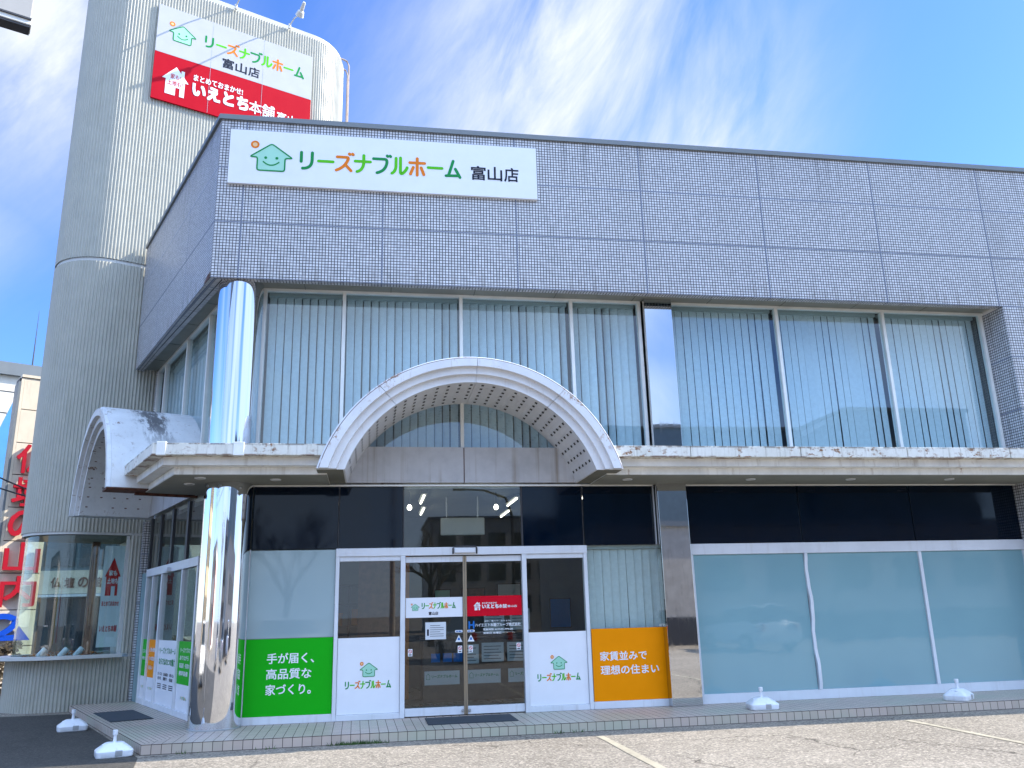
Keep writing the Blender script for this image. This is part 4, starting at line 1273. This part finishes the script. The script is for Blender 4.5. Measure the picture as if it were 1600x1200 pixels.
# banner and small spotlights inside the display window
bn = root('hanging_banner', TF(.2, -.3, .93), 'white hanging banner with red house inside the display window', 'banner')
PBn = (TF(-.09, -.125, 0), TV, -SV)
mb = MB(); mb.face([pt(PBn, 0, 1.1, 0), pt(PBn, .36, 1.1, 0), pt(PBn, .36, 3.0, 0), pt(PBn, 0, 3.0, 0)]); o = mb.build('cloth', 'board_white', bn)
m_ = o.modifiers.new('solid', 'SOLIDIFY'); m_.thickness = .004; m_.offset = -1
mb = MB(); mb.face([pt(PBn, .04 + .28 * p[0], 2.05 + .72 * p[1], .006) for p in [(0, .5), (.5, 1), (1, .5), (.86, .5), (.86, 0), (.70, 0), (.70, .25), (.45, .25), (.45, 0), (.1, 0), (.1, .5)]])
add_text(mb, PBn, 'まとめておまかせ', .03, .33, 1.86, 1.95, .006, .02); add_text(mb, PBn, 'いえとち本舗', .03, .33, 1.38, 1.50, .006, .02); mb.build('red_print', 's_red', bn)
mb = MB(); add_text(mb, PBn, '家も', .11, .25, 2.43, 2.53, .008, .02); add_text(mb, PBn, '土地も', .09, .28, 2.28, 2.38, .008, .02); mb.build('white_print', 's_white', bn)
for k, (u, d, lb) in enumerate(((-.95, -.75, 'white spotlight at the curved left end of the display window'), (-.62, -.42, 'white spotlight in the middle of the display window'), (-.36, -.42, 'white spotlight nearest the hanging banner'))):
    s_ = root('display_spotlight', TF(u, d, .90), lb, 'spotlight', 'spotlights in the display window')
    mb = MB(); mb.lathe(TF(u, d, .99), TF(.5, 0, .6) - TF(0, 0, 0), [(.03, -.06), (.055, -.05), (.055, .13), (.045, .14)], 16); mb.build('head', 'plastic', s_, smooth=True)
    mb = MB(); mb.lathe(TF(u, d, .90), Z, [(.05, 0), (.05, .012), (.01, .02), (.01, .07)], 12); mb.build('stand', 'plastic', s_)
mb = MB()
for k in range(260):
    u = random.uniform(-1.2, .2); d = random.uniform(-1.5, -.7); c = TF(u, d, .905 + random.uniform(0, .12) * (1 - abs((u + .5) / .9) ** 2)); a = random.uniform(0, 6.3); r = .035
    mb.face([c + Vector((math.cos(a) * r, math.sin(a) * r, random.uniform(-.02, .03))), c + Vector((math.cos(a + 2) * r, math.sin(a + 2) * r, random.uniform(0, .04))), c + Vector((math.cos(a + 4) * r, math.sin(a + 4) * r, random.uniform(-.02, .03)))])
tag(mb.build('artificial_leaves', 'mulch'), 'orange artificial leaves spread on the display window floor', 'leaves', kind='stuff')

# ------------------------------------------------------------------ interior things
ct = root('reception_counter', (1.6, 15.0, .13), 'dark wooden counter covered with posters behind the sliding doors', 'counter')
mb = MB(); mb.box(WF, .9, 3.3, 14.85, 15.5, .13, 1.12); mb.build('body', 'darkwood', ct, bevel=.01)
mb = MB(); mb.box(WF, .86, 3.34, 14.80, 15.55, 1.122, 1.17); mb.build('top', 'darkwood', ct)
PC = (Vector((0, 14.85, 0)), Vector((1, 0, 0)), Vector((0, -1, 0)))
k = 0
for x0, x1, z0, z1 in ((.93, 1.52, .40, .62), (1.66, 2.22, .40, .62), (2.35, 2.92, .40, .62), (1.60, 1.85, .72, 1.03), (1.90, 2.28, .74, 1.05), (2.34, 2.70, .74, 1.05), (1.95, 2.3, 1.2, 1.6), (2.4, 2.75, 1.25, 1.6)):
    sheet(ct, PC, x0, x1, z0, z1, .004, 'paper', 'poster')
    mb = MB()
    if z1 < .65: add_text(mb, PC, 'リーズナブルホーム', x0 + .12, x1 - .04, z0 + .11, z0 + .16, .006, .02); add_stroke(mb, PC, [(x0 + .03, z0 + .09), (x0 + .09, z0 + .09), (x0 + .09, z0 + .15), (x0 + .06, z0 + .18), (x0 + .03, z0 + .15)], .006, .006, True)
    else:
        for j in range(5): add_stroke(mb, PC, [(x0 + .04, z1 - .06 - j * .05), (x1 - .05 - .04 * (j % 2), z1 - .06 - j * .05)], .010, .006)
    mb.build('print', 's_green' if z1 < .65 else 's_ink', ct)
for x in (1.04, 1.24, 1.42):
    sheet(ct, PC, x, x + .15, .76, .90, .004, 's_blue', 'leaflet')
pr = root('interior_partition', (.45, 15.6, .13), 'orange edged partition standing inside left of the counter', 'partition')
mb = MB(); mb.box(WF, .62, .70, 15.55, 15.7, .13, 2.6); mb.build('orange_edge', 'orange_wall', pr)
mb = MB(); mb.box(WF, -.2, .619, 15.6, 15.68, .13, 2.6); mb.build('panel', 'wood', pr)
sh = root('book_shelf', (.0, 16.8, .13), 'dark shelf with boxes and books behind the left sidelight', 'shelf')
mb = MB()
for z in (.13, .55, .95, 1.35, 1.75, 2.1): mb.box(WF, -1.3, .55, 16.7, 17.1, z, z + .03)
for x in (-1.33, -.4, .55): mb.box(WF, x, x + .03, 16.7, 17.1, .13, 2.13)
mb.build('frame', 'darkwood', sh)
for k in range(34):
    z = (.58, .98, 1.38, 1.78)[k % 4]; x = random.uniform(-1.28, .45); 
    mb = MB(); mb.box(WF, x, x + random.uniform(.04, .16), 16.72, 16.95, z + .001, z + random.uniform(.12, .3)); mb.build('book', random.choice(['paper', 's_red', 'wood', 's_blue', 'room', 'orange_wall']), sh)
for x0, z0, w_, h_, m_, lb in ((1.3, 1.75, .34, .28, 's_pale', 'pale green framed picture on the back wall, leftmost'), (1.85, 1.75, .5, .3, 'wood', 'brown framed picture on the back wall behind the counter'), (2.6, 1.7, .5, .42, 'paper', 'white framed picture on the back wall, rightmost'), (3.7, 1.2, .45, .6, 's_blue', 'blue framed picture on the back wall behind the right sidelight')):
    f = root('framed_picture', (x0, 17.68, z0), lb, 'picture', 'framed pictures on the back wall')
    mb = MB(); mb.box(WF, x0, x0 + w_, 17.66, 17.72, z0, z0 + h_); mb.build('frame', 'darkwood', f)
    mb = MB(); mb.box(WF, x0 + .02, x0 + w_ - .02, 17.652, 17.659, z0 + .02, z0 + h_ - .02); mb.build('picture', m_, f)
hs2 = root('hanging_sign', (1.75, 14.5, 2.84), 'blank pale sign panel hanging from the shop ceiling on two rods', 'sign')
mb = MB(); mb.box(WF, 1.18, 1.94, 14.48, 14.52, 2.84, 3.14); mb.build('board', 'board_white', hs2, bevel=.02)
for x in (1.28, 1.82): mb = MB(); mb.tube([(x, 14.5, 3.14), (x, 14.5, 3.5)], .012, 6); mb.build('rod', 'steel', hs2)
for k, (x, y, lb) in enumerate(((.85, 14.2, 'lit ceiling tube lamp nearest the left end of the clear transom'), (.95, 15.9, 'lit ceiling tube lamp deep inside on the left'), (2.45, 14.6, 'lit ceiling tube lamp on the right behind the hanging sign'), (2.6, 16.4, 'lit ceiling tube lamp deep inside on the right'), (-.6, 14.6, 'lit ceiling tube lamp above the left sidelight'), (3.6, 14.4, 'lit ceiling tube lamp above the right sidelight'))):
    f = root('ceiling_lamp', (x, y, 3.44), lb, 'ceiling lamp', 'lit ceiling lamps in the showroom')
    mb = MB(); mb.box(WF, x - .05, x + .05, y - .55, y + .55, 3.44, 3.498); mb.build('housing', 'room', f)
    mb = MB(); mb.tube([(x, y - .5, 3.415), (x, y + .5, 3.415)], .017, 10); mb.build('tube', 'light', f)
for x, y, lb in ((.62, 13.9, 'round lit ceiling spot at the left end of the clear transom'), (2.06, 13.9, 'round lit ceiling spot at the right end of the clear transom')):
    f = root('ceiling_spot', (x, y, 3.3), lb, 'ceiling lamp', 'round ceiling spots in the showroom')
    mb = MB(); mb.lathe((x, y, 3.24), Z, [(.01, -.04), (.026, -.034), (.04, -.01), (.04, .015), (.02, .05)], 16); mb.build('globe', 'light', f, smooth=True)
    mb = MB(); mb.tube([(x, y, 3.29), (x, y, 3.5)], .008, 6); mb.build('stem', 'iron', f)

# ------------------------------------------------------------------ small things outside
# door mats
mt = root('door_mat', (1.4, 12.45, .12), 'dark rubber doormat in front of the sliding doors', 'doormat')
mb = MB(); mb.prism([(.80, 11.95), (2.02, 11.97), (2.02, 12.72), (.80, 12.70)], .1215, .133); mb.build('rubber_sheet', 'mat', mt)
mt = root('door_mat', SF(2.6, .75, .12), 'dark rubber doormat at the side entrance beside the round column', 'doormat')
pp = [SF(a, d, 0).xy for a, d in ((1.75, .95), (1.75, .35), (3.35, .35), (3.35, .95))]
mb = MB(); mb.prism([tuple(p) for p in pp], .1215, .133); mb.build('rubber_sheet', 'mat', mt)


def banner_base():
    """water-filled plastic flag-pole foot"""
    g = root('banner_pole_base', (0, 0, 0), '', 'pole base', 'white water-filled banner pole bases')
    mb = MB(); rings = []
    def rr(w, d, r, z):
        out = []
        for cx_, cy_, a0 in ((w - r, d - r, 0), (-w + r, d - r, 90), (-w + r, -d + r, 180), (w - r, -d + r, 270)):
            for k in range(5): a = R(a0 + 22.5 * k); out.append((cx_ + r * math.cos(a), cy_ + r * math.sin(a), z))
        return out
    for w_, d_, r_, z_ in ((.215, .175, .06, 0), (.225, .185, .06, .012), (.228, .188, .06, .075), (.218, .178, .06, .088), (.12, .095, .05, .158), (.10, .08, .045, .166)): rings.append(rr(w_, d_, r_, z_))
    mb.loft(rings); mb.build('tank', 'plastic', g, smooth=True, bevel=.004)
    mb = MB(); mb.lathe((0, .0, 0), Z, [(.024, .164), (.02, .21), (.019, .245), (.031, .25), (.033, .30), (.029, .305), (.016, .303), (.014, .26)], 18); mb.build('pole_socket', 'plastic', g, smooth=True)
    mb = MB(); mb.lathe((-.125, -.02, .135), (-.25, 0, 1), [(.034, -.02), (.036, .012), (.03, .02)], 14); mb.build('filler_cap', 'plastic', g, smooth=True)
    mb = MB(); mb.box(WF, .0, .09, -.192, -.155, .02, .085); mb.build('grip', 'steel', g, bevel=.006)
    return g


bb = banner_base()
spots = [((-2.99, 11.47, .004), 20, 'white plastic pole base on the asphalt at the step corner'),
         ((-4.36, 14.35, .004), 20, 'white plastic pole base on the asphalt in front of the corrugated tower'),
         ((5.55, 11.98, .12), -8, 'white plastic pole base on the tiled step below the left frosted panel'),
         ((8.62, 11.92, .12), 38, 'white plastic pole base on the tiled step below the right frosted panel')]
for i, (loc, rz, lb) in enumerate(spots):
    if i == 0: o = bb
    else:
        o = bb.copy(); COL.objects.link(o)
        for ch in bb.children:
            c = ch.copy(); COL.objects.link(c); c.parent = o
    o.location = loc; o.rotation_euler = (0, 0, R(rz)); o.scale = (.9, .9, .97); o['label'] = lb

# weeds along the step foot
mb = MB()
def tuft(x, y, n, h):
    for k in range(n):
        px, py = x + random.gauss(0, .09), y + random.uniform(-.05, .0); a = random.uniform(0, 6.3); hh = h * random.uniform(.4, 1)
        mb.face([(px - .006, py, 0), (px + .006, py, 0), (px + math.cos(a) * .03, py - abs(math.sin(a)) * .03, hh)])
for x in [-.35 + .06 * i for i in range(9)]: tuft(x, CE.y + (x - CE.x) * .0182 - .005, 16, .06)
for x, n in ((2.6, 14), (2.75, 8), (-2.2, 8), (-1.2, 6)): tuft(x, CE.y + (x - CE.x) * .0182 - .005, n, .05)
tag(mb.build('weeds', 'weed'), 'small green weeds growing along the foot of the tiled step', 'weeds', kind='stuff')

# ------------------------------------------------------------------ left background
YU = Vector((.866, .5, 0)); YN = Vector((.5, -.866, 0)); Y0 = Vector((-9.58, 24.0, 0)); PW = 1.075
def YF(u, d, z): return Y0 + YU * u + YN * d + Z * z
py_ = root('pylon_sign', YF(.5, -.3, 0), 'tall beige panelled pylon with big red Japanese letters and a blue arrow', 'sign')
bz = [0, 1.03, 1.93, 2.86, 3.69, 4.57, 5.44, 6.31, 7.23, 8.12]
for a, b in zip(bz, bz[1:]):
    mb = MB(); mb.box(YF, .13, PW, -.6, 0, a + .012, b - .012); mb.build('panel', 'beige', py_)
mb = MB(); mb.box(YF, .02, PW - .02, -.55, -.05, 0, 8.11); mb.build('core', 'iron', py_)
mb = MB(); mb.box(YF, 0, .055, -.6, .01, 0, 8.0); mb.build('edge_strip', 'coping', py_)
mb = MB(); mb.box(YF, .06, .125, -.6, .005, 0, 8.1); mb.build('edge_moulding', 'beige', py_)
mb = MB(); mb.box(YF, .06, PW + .03, -.62, .03, 8.125, 8.2); mb.build('cap', 'beige', py_)
PP = (Y0, YU, YN)
for i, ch in enumerate('仏壇の山内'):
    zc = [5.88, 5.0, 4.14, 3.28, 2.41][i]
    mb = MB(); add_text(mb, PP, ch, .17, PW - .10, zc - .40, zc + .36, .10, .013)
    o = mb.build('letter', 'k_red', py_); m_ = o.modifiers.new('solid', 'SOLIDIFY'); m_.thickness = .10; m_.offset = 0
mb = MB()
add_stroke(mb, PP, arc((.05, 1.72), (.40, 1.84), (.60, 1.68)) + arc((.60, 1.68), (.64, 1.45), (.15, 1.26)), .14, .10)
mb.face([pt(PP, .02, 1.17, .10), pt(PP, .98, 1.17, .10), pt(PP, .70, 1.53, .10), pt(PP, .62, 1.31, .10), pt(PP, .02, 1.29, .10)])
o = mb.build('arrow', 'k_blue', py_); m_ = o.modifiers.new('solid', 'SOLIDIFY'); m_.thickness = .10; m_.offset = 0

N0 = Vector((-14.36, 34.0, 0))
def QF(u, d, z): return N0 + YU * u + YN * d + Z * z
nb = root('neighbour_building', QF(0, -3, 0), 'cream panelled building with a dark roof edge behind the pylon', 'building')
mb = MB(); mb.box(QF, -10, 7, -10, 0, 0, 10.95); mb.build('wall', 'beige2', nb)
mb = MB(); mb.box(QF, -10.2, 7.1, -10, .18, 10.952, 11.45); mb.build('roof_edge', 'coping', nb)
for z in (10.3, 9.45, 8.6, 7.75, 6.9, 6.0): mb = MB(); mb.box(QF, -9.9, 6.9, .001, .012, z, z + .03); mb.build('panel_joint', 'iron', nb)
for x in (-1.9, -.2, 1.45, 3.1): mb = MB(); mb.box(QF, x, x + .025, .001, .0115, 6.04, 10.9); mb.build('panel_joint', 'iron', nb)
mb = MB(); mb.face([QF(.75, .9, 10.6), QF(1.3, .9, 10.4), QF(1.3, .9, 3.0), QF(-1.0, .9, 3.0), QF(-.9, .9, 5.2)])
o = mb.build('blue_glazing', 'blue_glaze', nb); m_ = o.modifiers.new('solid', 'SOLIDIFY'); m_.thickness = .2; m_.offset = -1
mb = MB(); mb.tube([(-13.95, 36, 11.4), (-13.95, 36, 14.3)], .035, 6, .006); mb.build('lightning_rod', 'iron', nb)

sp = root('neighbour_shop', (-8.5, 31, 0), 'low neighbouring shop with beige fascia and blue upper windows seen through the display glass', 'building')
mb = MB(); mb.box(WF, -10.9, -4, 30.6, 38, 0, 5.4); mb.build('wall', 'bldg_blue', sp)
mb = MB(); mb.box(WF, -10.9, -4, 30.4, 30.59, 2.50, 3.25); mb.build('fascia', 'beige', sp)
PQ = (Vector((0, 30.4, 0)), Vector((1, 0, 0)), Vector((0, -1, 0)))
mb = MB()
for k, ch in enumerate('仏壇の館'): add_text(mb, PQ, ch, -10.35 + k * .42, -10.05 + k * .42, 2.70, 3.02, .02, .02)
mb.build('lettering', 'wood', sp)
for x in (-10.7, -9.6, -8.5, -7.4):
    mb = MB(); mb.box(WF, x, x + .95, 30.55, 30.605, 3.4, 4.9); mb.build('window', 'win_dark', sp)
mb = MB(); mb.box(WF, -10.7, -4.2, 30.56, 30.603, .3, 2.35); mb.build('shop_front', 'win_dark', sp)
mb = MB(); mb.box(WF, -10.9, -4, 30.3, 30.42, 2.40, 2.48); mb.build('awning_edge', 'white', sp)

# hedge
hd = root('hedge', (-8.6, 21.5, 0), 'brownish clipped hedge beside the corrugated low wall', 'hedge')
mb = MB()
for k in range(9000):
    x = random.uniform(-12.5, -8.05); y = random.uniform(20.9, 22.3); zt = 1.0 + .10 * math.sin(x * 3) + .06 * math.sin(x * 9 + y * 4)
    z = zt * (1 - random.random() ** 2.2) + random.uniform(0, .07)
    a, b = random.uniform(0, 6.3), random.uniform(-1, 1); r = random.uniform(.04, .075); c = Vector((x, y, z))
    e1 = Vector((math.cos(a), math.sin(a), b)).normalized() * r; e2 = e1.orthogonal().normalized() * r * .55
    mb.face([c - e1, c + e2, c + e1, c - e2])
mb.build('foliage', 'hedge', hd)
mb = MB()
for k in range(40):
    x = random.uniform(-12.4, -8.2); mb.tube([(x, 21.6, 0), (x + random.uniform(-.1, .1), 21.6 + random.uniform(-.4, .4), .9)], .014, 5)
mb.build('stem', 'bark', hd)

# overhead cables at the left
for i, (z0, z1, lb) in enumerate(((5.0, 4.1, 'lower dark overhead cable crossing the pylon sign'), (5.35, 4.35, 'upper dark overhead cable crossing the pylon sign'))):
    mb = MB(); pts_ = []
    for k in range(17): t = k / 16; pts_.append((-9.4 + 3.6 * t, 20.0 + .2 * i + 2.0 * t, z0 + (z1 - z0) * t * (1.25 if i else .9) - .25 * math.sin(math.pi * t)))
    mb.tube(pts_, .018, 6); tag(mb.build('overhead_cable', 'iron'), lb, 'cable', 'overhead cables at the left')

# sign box of a pole sign, top left
SBC = Vector((-3.98, 9.0, 0))
def BF(u, d, z): return SBC + TV * u - SV * d + Z * z
sb = root('pole_sign', BF(-2.6, -.1, 0), 'pale box of a pole sign jutting into the top left corner', 'sign')
mb = MB(); mb.box(BF, -3.0, 0, -.17, .0, 8.30, 10.6); mb.build('box', 'signbox', sb, bevel=.01)
mb = MB(); mb.box(BF, -3.0, .012, -.18, .012, 8.215, 8.298); mb.build('bottom_frame', 'lampw', sb, bevel=.008)
mb = MB(); mb.box(BF, -2.99, 0.0, -.165, .0, 8.19, 8.214); mb.build('underside', 'iron', sb)
mb = MB(); mb.box(BF, -2.98, .004, .0125, .03, 8.275, 8.297); mb.build('trim', 'iron', sb)
mb = MB(); mb.tube([BF(-2.6, -.09, 0), BF(-2.6, -.09, 8.19)], .07, 14); mb.build('pole', 'steel', sb, smooth=True)


# ------------------------------------------------------------------ the street behind the camera (seen mirrored in glass and steel)
def block(name, x0, x1, y0, y1, h, wall, label, wins=(), plinth=None, cat='building', roof='coping'):
    g = root(name, ((x0 + x1) / 2, (y0 + y1) / 2, 0), label, cat)
    mb = MB(); mb.box(WF, x0, x1, y0, y1, 0, h); mb.build('wall', wall, g)
    mb = MB(); mb.box(WF, x0 - .15, x1 + .15, y0 - .15, y1 + .15, h + .002, h + .22); mb.build('roof', roof, g)
    if plinth: mb = MB(); mb.box(WF, x0 - .03, x1 + .03, y1 + .002, y1 + .05, 0, plinth); mb.build('plinth', 'bldg_dark', g)
    for (wx, wz, ww, wh) in wins:
        mb = MB(); mb.box(WF, wx, wx + ww, y1 - .05, y1 + .02, wz, wz + wh); mb.build('window', 'win_dark', g)
    return g


block('grey_workshop', 9.5, 34, -22, -9, 4.9, 'bldg_grey', 'long grey workshop with a dark plinth across the car park', [(14 + 3 * k, 2.2, 1.8, 1.3) for k in range(6)], 1.15)
g = root('gable_hall', (34, -30, 0), 'large hall with a sloping roof edge across the street', 'building')
mb = MB(); mb.loft([[(28, y, 0), (39.8, y, 0), (39.8, y, 13.9), (31, y, 13.9), (28, y, 12.2)] for y in (-40, -24)]); mb.build('wall', 'bldg_blue', g)
mb = MB(); mb.box(WF, 30.8, 40, -40, -23.8, 13.902, 14.1); mb.build('roof', 'coping', g)
block('flat_roof_hall', 14.5, 27.6, -40, -24, 12.45, 'bldg_blue', 'flat roofed hall with blue grey cladding across the street', [])
block('office_block', 5, 17, -58, -48, 9.5, 'bldg_grey', 'grey office block with rows of windows far across the street', [(5.8 + 2.2 * i, 1.5 + 2.7 * j, 1.5, 1.4) for i in range(5) for j in range(3)])
block('apartment_block', -62, -34, -4, 6, 9.8, 'bldg_beige', 'beige apartment block far along the side street', [])
g = bpy.data.objects['apartment_block']
for j in range(3):
    for i in range(7):
        mb = MB(); mb.box(WF, -33.98, -33.94, -3.4 + i * 1.35, -2.5 + i * 1.35, 1.2 + j * 3, 2.7 + j * 3); mb.build('window', 'win_dark', g)
block('white_house', -34, -20, -30, -18, 5.5, 'beige2', 'cream two-storey house across the street at the left', [(-31 + 3 * k, 1.2 + 2.6 * j, 1.4, 1.2) for k in range(4) for j in range(2)])


def bare_tree(x, y, h, label, seed):
    rnd = random.Random(seed)
    g = root('bare_tree', (x, y, 0), label, 'tree', 'leafless trees across the car park')
    tm, bmb = MB(), MB()
    def grow(p, d, L, r, lv):
        q = p + d * L; mid = p + d * L * .5 + Vector((rnd.uniform(-.06, .06), rnd.uniform(-.06, .06), 0)) * L
        (tm if lv == 0 else bmb).tube([p, mid, q], r, 6 if lv < 2 else 4, r * .62)
        if lv >= 5: return
        for k in range(3 if lv else 5):
            a = rnd.uniform(0, 6.3); sp_ = rnd.uniform(.35, .75)
            o = d.orthogonal().normalized(); o2 = d.cross(o)
            nd = (d + (o * math.cos(a) + o2 * math.sin(a)) * sp_ + Vector((0, 0, .15))).normalized()
            grow(p + d * L * rnd.uniform(.7, 1.0), nd, L * rnd.uniform(.58, .78), r * .58, lv + 1)
    grow(Vector((x, y, 0)), Vector((0, 0, 1)), h * .34, .17, 0)
    tm.build('trunk', 'bark', g, smooth=True); bmb.build('branches', 'bark', g)


bare_tree(-3.6, -14, 7.6, 'wide leafless tree across the car park opposite the green poster', 3)
bare_tree(3.0, -17, 6.4, 'smaller leafless tree across the car park opposite the doors', 9)


def car(x, y, rz, mat, label):
    g = root('parked_car', (0, 0, 0), label, 'car', 'cars parked behind the photographer')
    mb = MB()
    prof = [(-2.05, .32), (-2.1, .62), (-2.0, .88), (-1.2, .95), (1.3, .98), (2.0, .95), (2.08, .60), (2.02, .30)]
    rings = []
    for yy, k in ((-.84, .93), (-.80, 1.0), (.80, 1.0), (.84, .93)): rings.append([(px_ * (1 if k == 1 else .985), yy, .62 + (pz - .62) * k) for px_, pz in prof])
    mb.loft(rings); mb.build('body', mat, g, smooth=True, bevel=.04)
    mb = MB(); mb.loft([[(-1.15, -.76, .93), (1.85, -.76, .95), (1.85, .76, .95), (-1.15, .76, .93)], [(-.35, -.62, 1.46), (1.45, -.62, 1.48), (1.45, .62, 1.48), (-.35, .62, 1.46)]]); mb.build('glasshouse', 'win_dark', g, bevel=.05)
    mb = MB(); mb.loft([[(-.42, -.64, 1.462), (1.5, -.64, 1.482), (1.5, .64, 1.482), (-.42, .64, 1.462)], [(-.3, -.55, 1.52), (1.38, -.55, 1.53), (1.38, .55, 1.53), (-.3, .55, 1.52)]]); mb.build('roof', mat, g, bevel=.03)
    for wx in (-1.3, 1.3):
        for wy in (-.85, .85):
            mb = MB(); mb.lathe((wx, wy - .1 * (1 if wy > 0 else -1), .31), (0, 1 if wy > 0 else -1, 0), [(.2, 0), (.31, .01), (.31, .15), (.29, .17), (.18, .16)], 20); w_ = mb.build('wheel', 'tyre', g, smooth=True)
            mb = MB(); mb.lathe((wx, wy, .31), (0, 1 if wy > 0 else -1, 0), [(.19, .055), (.19, .075), (.05, .085)], 14); mb.build('rim', 'steel', w_)
    for wy in (-.68, .52):
        mb = MB(); mb.box(WF, 2.0, 2.09, wy, wy + .16, .68, .92); mb.build('tail_light', 'tail', g, bevel=.02)
        mb = MB(); mb.box(WF, -2.11, -2.0, wy, wy + .16, .62, .76); mb.build('headlight', 'plastic', g, bevel=.02)
    g.location = (x, y, .0); g.rotation_euler = (0, 0, R(rz))


car(3.5, -3.6, 80, 'car_silver', 'silver hatchback parked behind the photographer facing away from the showroom')
car(-2.7, -6.0, 100, 'car_white', 'white hatchback parked behind the photographer at the left')
car(13.5, -4.0, 84, 'car_white', 'white hatchback parked behind the photographer by the grey workshop')
car(-11.5, 8.5, 110, 'car_white', 'white hatchback parked beside the side lane')


def utility_pole(x, y, h, label):
    g = root('utility_pole', (x, y, 0), label, 'utility pole', 'utility poles across the street')
    mb = MB(); mb.tube([(x, y, 0), (x, y, h)], .17, 12, .11); mb.build('pole', 'bldg_grey', g, smooth=True)
    for z in (h - .5, h - 1.3): mb = MB(); mb.box(WF, x - .9, x + .9, y - .05, y + .05, z, z + .1); mb.build('crossarm', 'steel', g)


PO = [(-40, -18.5), (1.2, -20.5), (40, -19.0)]
for (x, y), lb in zip(PO, ('concrete utility pole far along the street at the left', 'concrete utility pole straight behind the photographer', 'concrete utility pole far along the street at the right')): utility_pole(x, y, 10.5, lb)
for zi, (z, o_, lb) in enumerate(((9.9, -.8, 'topmost power line across the street'), (10.05, .8, 'second power line across the street'), (9.2, .0, 'lowest power line across the street'))):
    mb = MB(); pts_ = []
    for (a, b) in zip(PO, PO[1:]):
        for k in range(12): t = k / 12; pts_.append((a[0] + (b[0] - a[0]) * t + o_ * .1, a[1] + (b[1] - a[1]) * t + o_ * .4, z - 1.1 * 4 * t * (1 - t)))
    mb.tube(pts_, .03, 5); tag(mb.build('power_line', 'iron'), lb, 'cable', 'power lines across the street')
sl_ = root('street_lamp', (7.0, -16, 0), 'grey street lamp with a curved arm across the street', 'street lamp')
mb = MB(); mb.tube([(7, -16, 0), (7, -16, 6.2), (6.7, -16, 7.1), (5.6, -16, 7.5), (4.6, -16, 7.55)], .09, 8, .04); mb.build('pole', 'iron', sl_, smooth=True)
mb = MB(); mb.box(WF, 4.0, 4.7, -16.1, -15.9, 7.48, 7.6); mb.build('lamp_head', 'iron', sl_, bevel=.03)
for x, y, m_, lb in ((-9.5, 5.0, 'yellow', 'tall yellow promotional flag beside the side lane'), (-8.2, 2.2, 's_red', 'tall red promotional flag beside the side lane')):
    g = root('promotional_flag', (x, y, 0), lb, 'flag', 'promotional flags beside the side lane')
    mb = MB(); mb.tube([(x, y, 0), (x, y, 3.2)], .015, 8); mb.build('pole', 'lampw', g)
    mb = MB(); rings = []
    for k in range(13):
        t = k / 12; rings.append([(x + .02 + .6 * t, y + .05 * math.sin(t * 6) - .004, .9), (x + .02 + .6 * t, y + .05 * math.sin(t * 6) + .004, .9), (x + .02 + .6 * t, y + .05 * math.sin(t * 6) + .004, 3.1), (x + .02 + .6 * t, y + .05 * math.sin(t * 6) - .004, 3.1)])
    mb.loft(rings); mb.build('cloth', m_, g, smooth=True)
bpy.context.view_layer.update()
